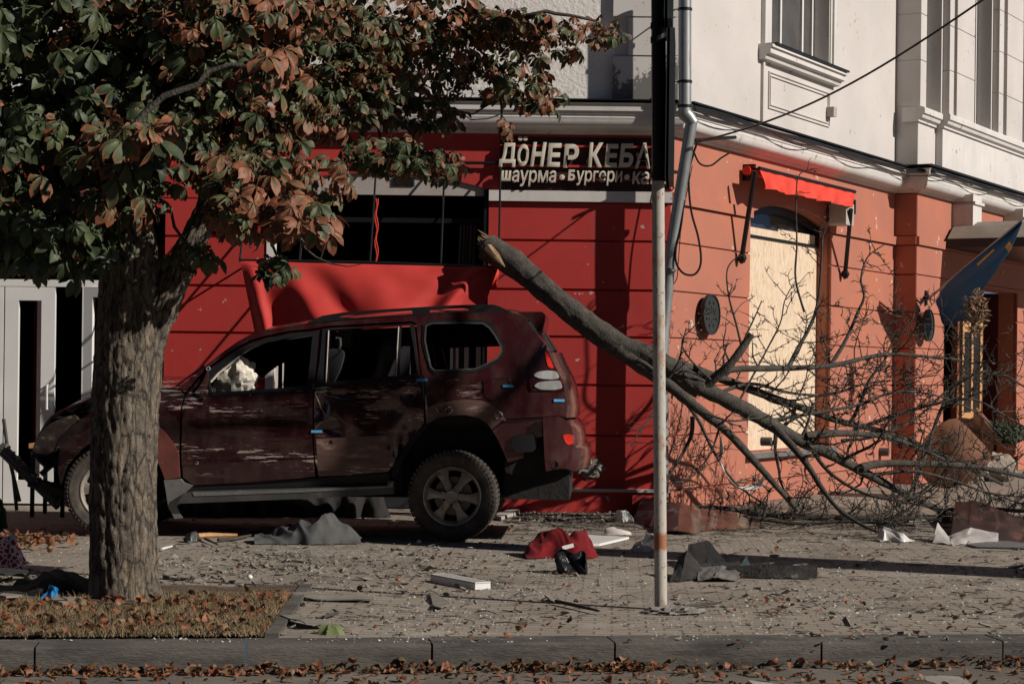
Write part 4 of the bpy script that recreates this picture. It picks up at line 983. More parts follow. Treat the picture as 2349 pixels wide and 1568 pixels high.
# X mark on the dark glass of the left doorway
mb = MB()
for a, b, c, d in ((136, 489, 146, 503), (146, 489, 136, 503), (128, 506, 142, 506), (157, 506, 168, 506)):
    p, q = Wz(a, b), Wz(c, d); mb.tube([fr(p[0], p[1], -.19), fr(q[0], q[1], -.19)], .006, 4)
mb.build('window_lettering', mt['header'], BL)
# downpipe
DP = thing('downpipe', P(1540, 1180, 20.0), 'galvanised rainwater pipe with a slanted lower length at the building corner', 'downpipe')
ZP = 19.92
for nm, pts, r, mm in (('pipe', [(1571, -60), (1571, 255)], .066, 'galv'), ('pipe', [(1587, 276), (1551, 500), (1540, 570), (1531, 660), (1522, 760), (1520, 900), (1520, 1150)], .060, 'galv')):
    mb = MB(); P3 = [P(x, y, ZP+(.0 if y < 300 else .12*min(1, (y-300)/400))) for x, y in pts]; mb.tube(P3, r, 20); mb.build(nm, mt[mm], DP)
mb = MB(); mb.tube([P(1571, 253, ZP), P(1572, 262, ZP), P(1582, 272, ZP), P(1590, 284, ZP)], [.074, .074, .068, .066], 18); mb.build('elbow', mt['galv'], DP)
for y in (22, 188, 244):
    mb = MB(); mb.tube([P(1571, y-3, ZP), P(1571, y+3, ZP)], .074, 20); mb.tube([P(1560, y, ZP), P(1545, y, 20.3)], .008, 5); mb.build('bracket', mt['blackm'], DP)
for x, y in ((1559, 455), (1536, 618)):
    mb = MB(); mb.tube([P(x+1, y-3, ZP+.06), P(x, y+3, ZP+.06)], .066, 20); mb.build('bracket', mt['galv'], DP)
# pole with sign panels seen edge on
def rusty():
    m, t, b = newmat('rusty_white_pole'); tc = N(t, 'ShaderNodeTexCoord').outputs['Object']
    n1 = nz(t, 5, 8, tc, (1, 1, .45), .72); n2 = nz(t, 45, 5, tc, (1, 1, .6), .7); sep = N(t, 'ShaderNodeSeparateXYZ'); t.links.new(tc, sep.inputs[0])
    w = N(t, 'ShaderNodeMath', operation='SUBTRACT'); t.links.new(sep.outputs[2], w.inputs[0]); w.inputs[1].default_value = .42
    w2 = N(t, 'ShaderNodeMath', operation='ABSOLUTE'); t.links.new(w.outputs[0], w2.inputs[0])
    w3 = N(t, 'ShaderNodeMapRange'); t.links.new(w2.outputs[0], w3.inputs[0]); w3.inputs[1].default_value = .0; w3.inputs[2].default_value = .075; w3.inputs[3].default_value = .35; w3.inputs[4].default_value = 0
    ad = N(t, 'ShaderNodeMath', operation='ADD'); t.links.new(n1.outputs[0], ad.inputs[0]); t.links.new(w3.outputs[0], ad.inputs[1])
    c = mixc(t, ramp(t, ad.outputs[0], .53, .64), (.42, .395, .35), (.30, .12, .055)); c = mixc(t, ramp(t, n2.outputs[0], .60, .66), c, (.16, .05, .025))
    t.links.new(c, b.inputs['Base Color']); b.inputs['Roughness'].default_value = .7; bump(t, b, n2.outputs[0], .4, .004); return m
SP_ = thing('sign_pole', G(1516, 1396), 'tall white painted steel pole with rust bands standing in a concrete lump on the pavement', 'pole')
pz = G(1516, 1396).y
mb = MB(); mb.tube([P(1516, 1400, pz), P(1513, 1000, pz), P(1510, 500, pz), P(1507, -300, pz)], .039, 28); mb.build('pole', rusty(), SP_)
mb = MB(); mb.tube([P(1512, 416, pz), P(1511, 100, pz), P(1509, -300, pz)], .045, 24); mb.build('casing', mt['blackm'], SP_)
mt['signback'] = M('dark_sign_back', (.035, .045, .05), .5, .3, bmp=.05)
def edgepanel(x, y0, y1, w, lab, dy=0):
    mb = MB(); a, b = P(x, y1, pz), P(x, y0, pz)
    fm = lambda p, q, c: Vector((a.x+c+.09*p, a.y+p+dy, q))
    mb.plate([(-w, a.z), (w, a.z), (w, b.z), (-w, b.z)], [], fm, .02)
    mb.plate([(-w, a.z), (w, a.z), (w, b.z), (-w, b.z)], [[(-w+.02, a.z+.02), (w-.02, a.z+.02), (w-.02, b.z-.02), (-w+.02, b.z-.02)]], fm, .045, None, .03)
    o = mb.build('sign_panel', mt['signback'], SP_); o['label'] = lab; return o
edgepanel(1534, 84, 418, .32, 'lower dark sign panel seen edge on'); edgepanel(1532, -260, 66, .36, 'upper dark sign panel seen edge on')
for y in (92, 402, 60):
    mb = MB(); mb.tube([P(1509, y-7, pz), P(1509, y+7, pz)], .046, 20); mb.tube([P(1512, y, pz-.03), P(1532, y-2, pz)], .012, 6); mb.build('clamp', mt['blackm'], SP_)
mb = MB(); q = G(1525, 1402); mb.blob(q+Vector((.05, -.03, 0)), (.17, .12, .035), 0, .5, 4, 5, 36, 16, 0); solo(mb, 'concrete_lump', mt['concrete'], 'rough lump of spilled concrete round the foot of the white pole', 'concrete')
# ---- right facade things
SA = thing('window_awning', sd(St(1745, 470, .3)[0], St(1745, 470, .3)[1], .3), 'small awning with bright red valance and folded black arms above the boarded window', 'awning')
o1 = .30
va0, va1 = St(1741, 386, o1), St(1961, 440, o1)
vb0, vb1 = St(1752, 432, o1), St(1961, 476, o1)
def val(u, v):
    t = (va0[0]*(1-u)+va1[0]*u)*(1-v)+(vb0[0]*(1-u)+vb1[0]*u)*v; z = (va0[1]*(1-u)+va1[1]*u)*(1-v)+(vb0[1]*(1-u)+vb1[1]*u)*v
    return sd(t, z+.008*math.sin(u*20)*v, o1+.02*math.sin(u*34+v*3)*v+.02*v*math.sin(u*60+2))
mb = MB(); mb.sheet(val, 80, 8, .004); mb.build('valance', mt['cloth2'], SA, 80)
mb = MB(); mb.tube([sd(va0[0], va0[1], o1), sd(va1[0], va1[1], o1)], .022, 8); mb.build('front_bar', mt['blackm'], SA)
ra, rb_ = St(1712, 390, .08), St(1925, 452, .08)
mb = MB(); mb.tube([sd(ra[0], va0[1]+.0, .08), sd(rb_[0], va1[1]+.02, .08)], .05, 14); mb.build('roller', mt['cloth2'], SA)
mb = MB(); mb.sheet(lambda u, v: sd(ra[0]*(1-u)+va1[0]*u+.02, va0[1]*(1-u)+va1[1]*u+.05-.05*v, .08+(o1-.08)*v), 10, 4, .004); mb.build('top_cloth', mt['cloth2'], SA, 80)
mb = MB()
for x, y in ((1706, 390), (1938, 470)):
    mb = MB(); t_, z_ = St(x, y, .0); mb.hexa(sd, t_-.03, t_+.02, z_-.12, z_+.06, 0, .14); mb.build('wall_bracket', mt['blackm'], SA)
for (x0, y0, x1, y1) in ((1732, 392, 1702, 588), (1952, 480, 1939, 625)):
    A, B = St(x0, y0, o1), St(x1, y1, .06); mb = MB(); mb.tube([sd(A[0], A[1], o1), sd(B[0], B[1], .06)], [.028, .028], 8); mb.blob(sd(B[0], B[1]-.02, .06), (.05, .05, .06), 0, .3, 3, 1, 10, 8, None); mb.build('arm', mt['blackm'], SA)
t_, z_ = St(1925, 515, .18); t2, z2 = St(1957, 477, .18)
mb = MB(); mb.plate(rpoly([(t_+.02, z_), (t_+.30, z_), (t_+.30, z_+.27), (t_+.02, z_+.27)], .03), [], sd, .22, None, .26); solo(mb, 'motor_box', mt['header'], 'pale plastic box fixed under the right end of the red valance', 'box')
# medallions
mt['medal'] = M('dark_cast_medallion', (.03, .034, .033), .6, .2, bmp=.2)
def medallion(x, y, rpx, fm, lab, off):
    t_, z_ = St(x, y, off); r = .215
    hs_ = []
    for k in range(8):
        a = math.pi*2*k/8
        for rr, w in ((.075, .018), (.13, .026)):
            aa = a+(math.pi/8 if rr > .1 else 0); cx_, cz_ = t_+rr*math.cos(aa), z_+rr*math.sin(aa)
            ca, sa = math.cos(aa), math.sin(aa)
            hs_.append([(cx_+ca*w-0*sa, cz_+sa*w), (cx_-sa*w*.6, cz_+ca*w*.6), (cx_-ca*w, cz_-sa*w), (cx_+sa*w*.6, cz_-ca*w*.6)])
    mb = MB(); mb.plate([(t_+r*math.cos(2*math.pi*k/40), z_+r*math.sin(2*math.pi*k/40)) for k in range(40)], hs_, sd, .03, None, off)
    mb.lathe([(r-.01, 0), (r+.004, 0), (r+.004, .012), (r-.012, .012)], Matrix.Translation(sd(t_, z_, off)) @ NV.to_track_quat('Z', 'Y').to_matrix().to_4x4(), 48, True)
    for a_ in (0, 2.1, 4.2): mb.tube([sd(t_+.17*math.cos(a_), z_+.17*math.sin(a_), off-.02), sd(t_+.17*math.cos(a_), z_+.17*math.sin(a_), off-.12)], .008, 5)
    solo(mb, 'medallion', mt['medal'], lab, 'medallion', sd(t_, z_, off), 'pierced round medallions on the salmon wall', smooth=40)
medallion(1632, 721, 40, sd, 'dark pierced round medallion on the salmon wall left of the boarded window', .09)
medallion(2131, 746, 35, sd, 'dark pierced round medallion on the projecting wall below the blue flag', OB+.12)
# small lamps near the ground, camera, junction
mb = MB(); t_, z_ = St(1907, 257, .05); mb.plate(rpoly([(t_-.05, z_-.06), (t_+.06, z_-.06), (t_+.06, z_+.06), (t_-.05, z_+.06)], .012), [], sd, .10, None, .10); solo(mb, 'junction_box', mt['header'], 'tiny beige box fixed on the white upper wall beside the apron panel', 'box')
for (x, y), lb in (((1757, 1033), 'small grey round wall spotlight below the left end of the window sill'), ((2189, 1321), None)):
    if lb:
        t_, z_ = St(1757, 1012, .06); mb = MB(); mb.tube([sd(t_, z_, 0), sd(t_+.02, z_, .12)], .05, 16); solo(mb, 'wall_spotlight', mt['greyp'], lb, 'lamp', None, 'wall spotlights')
t_, z_ = St(2028, 1036, .06); mb = MB(); mb.tube([sd(t_, z_, 0), sd(t_+.02, z_, .12)], .055, 16); solo(mb, 'wall_spotlight', mt['greyp'], 'small grey round wall spotlight just left of the pilaster foot', 'lamp', None, 'wall spotlights')
# cables
mb = MB(); tt = [i*.25 for i in range(int((TB-.3)/.25)+1)]
CB = thing('cable_bundle', sd(2, ZC1, .3), 'sagging bundle of dark cables clipped along the top of the right cornice', 'cables')
for k in range(4):
    mb = MB(); pts = []
    for i in range(0, 90):
        t = i*.17
        o = .262+.012*k if t < TB-.28 else .262+OB+.012*k
        sag = .005*math.sin(t*2.1+k*2)+.02*noise.noise(Vector((t*.7, k*3, 0)))-.014*k+(-.05 if k == 3 and (t % 2.1) < 1.3 else 0)*math.sin((t % 2.1)/1.3*math.pi)
        pts.append(sd(t-.05, ZC1-.035+sag, o))
    mb.tube(pts, .012 if k < 3 else .007, 5); mb.build('cable', mt['black'], CB)
mb = MB(); a = P(1603, 325, 19.8); b = P(2420, -115, 15.0); mb.tube([a+(b-a)*u+Vector((0, 0, -.25*math.sin(math.pi*u)*(1-u*.3))) for u in [i/24 for i in range(25)]], .010, 6)
solo(mb, 'overhead_cable', mt['black'], 'single black cable running from the building corner up across the white wall', 'cable', a)
mb = MB(); mb.tube([P(1595, 322, 19.75), P(1640, 318, 19.9), P(1687, 315, 20.2)], .018, 6); solo(mb, 'steel_bar', mt['blackm'], 'short black bar sticking out of the corner just under the cornice', 'bar')
def loop(L, r, lab, Z=19.95):
    pts = []
    for i in range(len(L)-1):
        p0, p1, p2, p3 = L[max(i-1, 0)], L[i], L[i+1], L[min(i+2, len(L)-1)]
        for s_ in range(6):
            t = s_/6; f = lambda a, b, c, d: .5*((2*b)+(-a+c)*t+(2*a-5*b+4*c-d)*t*t+(-a+3*b-3*c+d)*t**3)
            pts.append(P(f(p0[0], p1[0], p2[0], p3[0]), f(p0[1], p1[1], p2[1], p3[1]), Z))
    pts.append(P(*L[-1], Z)); mb = MB(); mb.tube(pts, r, 5); solo(mb, 'cable_loop', mt['black'], lab, 'cable')
loop([(1600, 325), (1575, 400), (1568, 470), (1560, 530), (1550, 570), (1552, 605), (1570, 628), (1595, 628), (1608, 600), (1602, 545), (1585, 480), (1580, 400), (1592, 350)], .012, 'long black cable loop hanging down the salmon wall beside the slanted pipe')
loop([(1590, 345), (1605, 375), (1630, 380), (1655, 362), (1672, 352)], .010, 'short black cable loop just below the cornice beside the pipe', 20.1)
loop([(1588, 380), (1565, 500), (1556, 600), (1552, 640), (1536, 660)], .005, 'thin dark wire trailing down behind the slanted pipe', 20.05)
# canopy over the right door
CN = thing('door_canopy', sd(td0+.5, 2.9, 1.0), 'arched grey canopy jutting out over the door at the right edge', 'canopy')
cl0, cl1 = td0-.06, td1+.5
zc = St(2166, 548, OB)[1]
oo = .31
def can(u, v): 
    o = OB+1.25*(1-u); a = math.pi*v
    return None
mb = MB()
prof = [(cl0, zc), (cl0+.25, zc+.17), (cl0+.6, zc+.27), ((cl0+cl1)/2, zc+.32), (cl1-.6, zc+.27), (cl1-.25, zc+.17), (cl1, zc)]
mb.plate(prof+[(cl1-.06, zc-.02), (cl0+.06, zc-.02)], [], sd, 1.15, None, OB+1.2); mb.build('roof', M('weathered_canopy_top', (.24, .21, .17), .8, bmp=.4, bs_=20), CN)
mb = MB(); mb.plate([(cl0-.02, zc-.13), (cl1+.02, zc-.13), (cl1+.02, zc-.006), (cl0-.02, zc-.006)], [], sd, 1.17, None, OB+1.21); mb.build('fascia', mt['black'], CN)
# flag
FG = thing('flag', sd(St(2132, 683, OB)[0], St(2132, 683, OB)[1], OB), 'dark blue flag with yellow marks on a slanting staff beside the right doorway', 'flag')
A = P(2138, 688, 22.9); A = sd(*St(2132, 683, OB+.12), OB+.12); B = P(2352, 498, A.y-1.2)
mb = MB(); mb.tube([A, B], .016, 8); mb.build('staff', mt['header'], FG)
mb = MB(); t_, z_ = St(2122, 680, OB); mb.hexa(sd, t_-.03, t_+.03, z_-.12, z_+.08, OB, OB+.03); mb.tube([sd(t_, z_, OB), A], .03, 8); mb.build('bracket', mt['blackm'], FG)
flagm, t, b = newmat('blue_flag'); tc = N(t, 'ShaderNodeTexCoord').outputs['Object']; b.inputs['Base Color'].default_value = (.010, .085, .21, 1); b.inputs['Roughness'].default_value = .7
FT = [(2343, 507), (2300, 543), (2250, 583), (2200, 624), (2172, 650), (2146, 690)]
FB = [(2345, 512), (2318, 575), (2275, 635), (2240, 684), (2222, 735), (2166, 754)]
def flg(u, v):
    def ev(L, u):
        k = u*(len(L)-1); i = min(int(k), len(L)-2); f = k-i; return (L[i][0]*(1-f)+L[i+1][0]*f, L[i][1]*(1-f)+L[i+1][1]*f)
    a, b_ = ev(FT, u), ev(FB, u); x = a[0]*(1-v)+b_[0]*v; y = a[1]*(1-v)+b_[1]*v+6*math.sin(v*9+u*2)*(u > .75)*v
    yy = B.y+(A.y-B.y)*u
    return P(x, y, yy+.07*math.sin(v*5+u*5)*min(1, 3*v)-.02)
mb = MB(); mb.sheet(flg, 40, 20, .004); mb.build('cloth', flagm, FG, 80)
mb = MB()
for u0, u1, v0, v1 in ((.30, .46, .18, .27), (.17, .22, .55, .95)):
    mb.sheet(lambda u, v: flg(u0+(u1-u0)*u, v0+(v1-v0)*v)+Vector((0, -.012, 0)), 8, 4, .002)
mb.build('flag_mark', M('yellow_cloth', (.55, .36, .10), .7, bmp=0), FG, 80)
# jar, rocks, planks, shrub, dried bush
terra = M('terracotta_jar', (.26, .125, .075), .85, var=.35, vs_=4, bmp=.6, bs_=18, dirt=(.16, .08, .05), dlo=.5, dhi=.7, dsc=3)
jc = P(2195, 1035, 23.4); jax = Vector((.75, -.25, .62)).normalized(); jm = Matrix.Translation(jc) @ jax.to_track_quat('Z', 'Y').to_matrix().to_4x4()
mb = MB(); mb.lathe([(.05, -.50), (.16, -.48), (.27, -.38), (.36, -.18), (.385, 0), (.36, .16), (.28, .30), (.22, .36), (.21, .40), (.27, .46), (.28, .50), (.25, .50), (.19, .42), (.19, .36), (.28, .2), (.33, 0), (.2, -.4), (.001, -.45)], jm, 44)
solo(mb, 'clay_jar', terra, 'big tipped terracotta jar leaning beside the right doorway', 'jar', smooth=50)
rk = M('pale_boulder', (.36, .31, .26), .95, var=.3, vs_=5, bmp=1, bs_=20, dist=.03, dirt=(.15, .13, .11), dlo=.5, dhi=.65)
for (x, y, r, lb, z) in ((2222, 1107, (.30, .28, .25), 'pale rounded boulder below the mouth of the clay jar', 0), (2290, 1103, (.27, .25, .22), 'grey boulder right of the other one near the right edge', 0)):
    q = G(x, y); mb = MB(); mb.blob(q+Vector((0, .1, r[2]*.75)), r, 0, .3, 2, x % 7, 32, 20, 0); solo(mb, 'boulder', rk, lb, 'boulder')
for k in range(4):
    A_ = sd(td0+.05+.07*k, .02, OB-.1+.02*k); B_ = sd(td0+.01+.015*k, 1.15+.75*(k % 2), OB-.36); mb = MB(); mb.tube([A_, B_], .018, 4)
    solo(mb, 'plank', mt['wood'], 'thin pale wooden strip leaning in the left side of the right doorway', 'plank', None, 'wooden strips leaning in the doorway', smooth=0)
def leafy(name, lab, cat, cen, rad, n, size, mat, seed, stems=8, flat=.0):
    r_ = random.Random(seed); root = thing(name, Vector((cen[0], cen[1], flat)), lab, cat)
    mb = MB(); st = MB(); cen = Vector(cen)
    for i in range(stems):
        d = Vector((r_.uniform(-1, 1), r_.uniform(-1, 1), r_.uniform(-.2, 1))).normalized(); e = cen+Vector((d.x*rad[0], d.y*rad[1], d.z*rad[2]))*.9
        b0 = Vector((cen.x-rad[0]*.4, cen.y, max(flat, cen.z-rad[2]))); st.tube([b0, (b0+e)/2+Vector((0, 0, .04)), e], [.012, .008, .004], 5)
    for i in range(n):
        d = Vector((r_.gauss(0, 1), r_.gauss(0, 1), r_.gauss(0, 1))).normalized()*(r_.random()**.4); p = cen+Vector((d.x*rad[0], d.y*rad[1], d.z*rad[2]))
        ax = Vector((r_.uniform(-1, 1), r_.uniform(-1, 1), r_.uniform(-.5, 1))).normalized()*size*r_.uniform(.6, 1.3); s_ = ax.orthogonal().normalized()*size*.18
        mb.face([p, p+ax*.5+s_, p+ax, p+ax*.5-s_])
    st.build('stem', mt['twig'], root); o = mb.build('foliage', mat, root, 0); return root
grn = M('dark_needle_green', (.035, .06, .03), .7, bmp=0, var=.4, vs_=8)
q = P(2305, 995, 23.2); leafy('juniper_shrub', 'low dark green bushy shrub spilling right from behind the clay jar', 'shrub', q, (.30, .2, .14), 900, .07, grn, 3, 8, 0)
leafy('dried_bush', 'brown dried bunch hanging beside the flag in the right doorway', 'dried plant', P(2240, 720, 24.4), (.13, .1, .30), 260, .10, M('dry_leaf_brown', (.22, .14, .08), .9, bmp=0), 5, 5, 2.0)
# bit of paint damage near the broken window edge, rubble on plinth, paper strips in the branches
mb = MB(); t0_ = Wz(1350, 1070); mb.blob(fr(Wz(1352, 1072)[0], Wz(1352, 1072)[1], .0), (.14, .05, .09), 0, .6, 5, 2, 30, 18, None); solo(mb, 'broken_plaster', mt['concrete'], 'crumbled grey plaster patch on the red wall behind the rear bumper', 'plaster')
# added unseen building behind the viewer: darkens the sky fill and the paintwork reflections
OP = thing('added_building', (0, -16, -.14), 'added unseen four storey building behind the viewer that darkens fill and reflections', 'building')
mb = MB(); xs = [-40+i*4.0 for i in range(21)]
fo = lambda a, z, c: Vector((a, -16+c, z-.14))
mb.plate([(-42, 0), (42, 0), (42, 14), (-42, 14)], [[(x-.7, z), (x+.7, z), (x+.7, z+1.8), (x-.7, z+1.8)] for x in xs for z in (1.2, 4.7, 8.2, 11.4)], fo, .4); mb.build('wall', M('added_building_plaster', (.10, .09, .08), .9), OP)
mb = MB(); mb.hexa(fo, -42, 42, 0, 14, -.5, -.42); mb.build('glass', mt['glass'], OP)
mb = MB(); mb.hexa(fo, -43, 43, 14, 14.3, -9, .5); mb.build('roof', mt['grey'], OP)
# ============================================================ TREES
def spl(L, n=6):
    out = []
    for i in range(len(L)-1):
        p0, p1, p2, p3 = L[max(i-1, 0)], L[i], L[i+1], L[min(i+2, len(L)-1)]
        for s_ in range(n):
            t = s_/n; out.append(tuple(.5*((2*b)+(-a+c)*t+(2*a-5*b+4*c-d)*t*t+(-a+3*b-3*c+d)*t**3) for a, b, c, d in zip(p0, p1, p2, p3)))
    out.append(tuple(L[-1])); return out
tr = random.Random(21)
def twigs(mb, pts, rads, dens, lmin, lmax, depth, up=.5, r0=.35):
    tot = sum((pts[i+1]-pts[i]).length for i in range(len(pts)-1))
    n = int(tot*dens*(1.9 if lmax > .45 else 1.6)+tr.random())
    for _ in range(n):
        s = tr.uniform(.08, 1)**.8*tot; i = 0
        while i < len(pts)-2 and s > (pts[i+1]-pts[i]).length: s -= (pts[i+1]-pts[i]).length; i += 1
        seg = pts[i+1]-pts[i]; p = pts[i]+seg*min(1, s/max(seg.length, 1e-6)); d0 = seg.normalized()
        rr = max(.0058, rads[i]*r0*tr.uniform(.6, 1))
        side = Vector((tr.gauss(0, 1), tr.gauss(0, .8), tr.gauss(.1, 1))); side -= d0*side.dot(d0); side.normalize()
        d = (d0*tr.uniform(.1, .9)+side).normalized(); L = tr.uniform(lmin, lmax)*(1.0 if depth else .5)
        m = 7; q = [p]; bend = Vector((tr.uniform(-.3, .3), tr.uniform(-.2, .2), tr.uniform(-.15, up)))
        for k in range(m):
            d = (d+bend*.28+Vector((tr.gauss(0, .17), tr.gauss(0, .17), tr.gauss(0, .17)))).normalized(); nx = q[-1]+d*L/m
            if nx.z < .02: nx.z = .02+tr.random()*.02; d.z = abs(d.z)*.3
            # stay in front of the walls
            lim = (nx-CO).dot(NV)
            if lim < .05 and nx.x > CX: nx += NV*(.05-lim)
            if nx.y > YW-.05 and nx.x < CX: nx.y = YW-.05
            q.append(nx)
        rs = [rr*(1-.65*k/m)*(1+.15*(k % 2)) for k in range(m+1)]
        mb.tube(q, rs, 5 if rr > .006 else 4, True)
        if depth > 0: twigs(mb, q, rs, 7.5, lmin*.35, lmax*.42, depth-1, up*.7, .55)
        # short spurs
        if depth == 0 and tr.random() < .7:
            for k in range(2, m, 2):
                e = q[k]+Vector((tr.gauss(0, .02), tr.gauss(0, .02), tr.gauss(0, .02))); mb.tube([q[k], e], [rs[k]*.8, rs[k]*.6], 3, False)
FT_ = thing('fallen_tree', G(1500, 1185), 'bare broken tree fallen from the shop window down across the pavement to the right', 'tree')
def px3(L): return [P(x, y, z) for x, y, z in L]
def limb(name, L, r0, r1, dens, lmin, lmax, depth, mat='twig', nseg=10, lab=None, up=.5, bulge=.14):
    S = spl(L, 6); pts = px3(S); n = len(pts)
    for i, p in enumerate(pts):
        if p.z < r1+.01: p.z = r1+.01
    rads = [(r0+(r1-r0)*(i/(n-1))**.8)*(1+bulge*noise.noise(Vector((i*.7, r0*50, 0)))) for i in range(n)]
    mb = MB(); mb.tube(pts, rads, nseg, True, .10)
    if dens: twigs(mb, pts, rads, dens, lmin, lmax, depth, up)
    o = mb.build(name, mt[mat], FT_, 60)
    if lab: o['label'] = lab
    return o
# trunk with fissured bark
S = spl([(1117, 566, 19.35), (1180, 606, 19.25), (1240, 656, 19.15), (1300, 706, 19.05), (1360, 752, 19.0), (1420, 792, 18.95), (1500, 822, 18.9), (1560, 862, 18.9), (1608, 890, 18.9)], 12)
pts = px3(S); mb = MB(); nb = 40; n0 = 0
for i, p in enumerate(pts):
    t = (pts[min(i+1, len(pts)-1)]-pts[max(i-1, 0)]).normalized(); u_ = t.cross(Vector((0, 1, 0))).normalized(); b_ = t.cross(u_)
    r = (.128-.028*i/len(pts))*(1+.06*math.sin(i*.13+1)+.05*noise.noise(Vector((i*.12, 0, 4))))
    for k in range(nb):
        a = 2*math.pi*k/nb; d = noise.noise(Vector((math.cos(a)*5, math.sin(a)*5, i*.22)))*.012+noise.noise(Vector((math.cos(a)*11, math.sin(a)*11, i*.6)))*.006
        mb.v.append(p+(u_*math.cos(a)+b_*math.sin(a))*(r+d))
for i in range(len(pts)-1):
    for k in range(nb): a, c = i*nb, (i+1)*nb; mb.f.append((a+k, a+(k+1) % nb, c+(k+1) % nb, c+k))
mb.f.append(tuple(range(nb))); mb.build('trunk', mt['twig'], FT_, 60)
mb = MB()
for k in range(46):
    a = tr.uniform(0, 6.28); r = .105*tr.random()**.5; c = pts[0]+Vector((0, math.cos(a)*r, math.sin(a)*r)); L = tr.uniform(.05, .2)
    mb.tube([c+Vector((.05, 0, -.03)), c-Vector((L*.5, 0, -L*.4))], [.018, .003], 4)
mb.tube([P(1120, 570, 19.2), P(1138, 590, 19.12), P(1158, 612, 19.12)], [.05, .04, .005], 7, True, .5)
tag(mb.build('broken_end', mt['break'], FT_, 0), 'splintered pale broken end')
limb('branch', [(1590, 880, 18.9), (1688, 928, 19.0), (1768, 972, 19.15), (1832, 1008, 19.3), (1908, 1043, 19.5), (1968, 1075, 19.7), (2028, 1107, 19.9), (2108, 1147, 20.2), (2190, 1185, 20.4)], .088, .03, 2.3, .3, 1.0, 1)
limb('branch', [(1500, 812, 18.9), (1528, 826, 18.9), (1648, 866, 19.2), (1768, 910, 19.6), (1848, 938, 19.9), (1928, 966, 20.2), (2028, 990, 20.6), (2128, 1027, 21.0), (2208, 1067, 21.3), (2300, 1110, 21.5)], .055, .018, 2.6, .3, 1.0, 1)
limb('branch', [(1420, 800, 18.9), (1449, 826, 18.85), (1532, 882, 18.6), (1590, 928, 18.5), (1668, 990, 18.5), (1740, 1068, 18.5), (1790, 1125, 18.6), (1830, 1170, 18.7)], .078, .02, 2.0, .3, .8, 1)
limb('branch', [(1624, 884, 18.9), (1655, 855, 18.9), (1690, 846, 19.0), (1808, 844, 19.3), (1908, 838, 19.6), (1988, 820, 19.8), (2048, 812, 20.0), (2128, 818, 20.2), (2188, 824, 20.3), (2234, 834, 20.4)], .042, .010, 4.5, .35, 1.15, 1, up=.8)
limb('branch', [(1618, 886, 18.9), (1645, 862, 18.85), (1675, 834, 18.8), (1705, 795, 18.8), (1724, 766, 18.8)], .05, .034, 1.5, .2, .5, 1, lab='thick broken stub')
limb('branch', [(1848, 1000, 19.3), (1900, 994, 19.4), (1960, 994, 19.6), (2040, 1003, 19.9), (2128, 1037, 20.3), (2200, 1070, 20.5)], .046, .016, 3.2, .3, .9, 1)
limb('branch', [(1975, 1073, 19.6), (2010, 1064, 19.7), (2080, 1062, 19.8), (2208, 1067, 20.1), (2280, 1078, 20.2), (2370, 1098, 20.4)], .046, .022, 3.2, .3, .8, 1)
limb('branch', [(1776, 979, 19.1), (1828, 1035, 18.9), (1860, 1078, 18.7), (1888, 1123, 18.4), (1928, 1171, 18.1), (1980, 1205, 17.8), (2052, 1236, 17.4)], .044, .010, 3.0, .2, .6, 1)
limb('branch', [(1540, 1172, 19.4), (1640, 1166, 19.5), (1760, 1178, 19.6), (1900, 1190, 19.6), (2050, 1192, 19.6), (2200, 1190, 19.6), (2349, 1200, 19.5)], .04, .02, 6.5, .25, .9, 1, up=.25)
limb('branch', [(1540, 1190, 18.9), (1700, 1186, 19.0), (1830, 1200, 18.9), (1950, 1196, 18.8), (2100, 1205, 18.6)], .028, .012, 6.0, .2, .8, 1, up=.2)
limb('branch', [(2150, 1175, 20.0), (2240, 1165, 19.8), (2349, 1172, 19.4), (2440, 1180, 19.2)], .032, .015, 5, .2, .7, 1, up=.3)
limb('branch', [(1589, 955, 18.6), (1585, 1000, 18.6), (1560, 1050, 18.5), (1535, 1090, 18.4), (1500, 1130, 18.4)], .026, .008, 3.5, .2, .6, 1, up=.1)
# the tall curving shoots
limb('branch', [(1808, 842, 19.3), (1830, 800, 19.4), (1862, 740, 19.5), (1878, 680, 19.6), (1884, 600, 19.6), (1888, 540, 19.6), (1905, 500, 19.6)], .026, .006, 3.5, .15, .55, 1, up=.5)
limb('branch', [(1905, 838, 19.6), (1938, 784, 19.7), (1968, 716, 19.8), (1982, 680, 19.8), (1975, 640, 19.8), (1990, 590, 19.8), (2030, 560, 19.8)], .024, .005, 4, .15, .6, 1)
limb('branch', [(1950, 975, 20.0), (1975, 920, 20.0), (1995, 870, 20.0), (2028, 828, 20.0), (2046, 788, 20.1), (2090, 735, 20.1), (2100, 700, 20.1)], .024, .005, 4, .15, .6, 1)
limb('branch', [(1700, 790, 18.9), (1688, 740, 18.9), (1672, 680, 18.9), (1668, 620, 18.9), (1690, 590, 18.9), (1712, 585, 18.9)], .013, .004, 4, .12, .4, 1)
limb('branch', [(1845, 715, 19.5), (1825, 640, 19.4), (1828, 560, 19.4), (1826, 480, 19.4), (1830, 410, 19.4), (1850, 390, 19.4), (1872, 392, 19.4)], .013, .004, 3, .12, .35, 0)
limb('branch', [(1630, 870, 18.8), (1580, 820, 18.7), (1565, 780, 18.7), (1600, 740, 18.7), (1620, 700, 18.6)], .011, .004, 4, .12, .4, 1)
limb('branch', [(2080, 1150, 20.4), (2120, 1050, 20.6), (2150, 960, 20.7), (2180, 900, 20.8), (2235, 858, 20.8), (2300, 860, 20.8), (2370, 900, 20.8)], .026, .008, 4.2, .2, .8, 1)
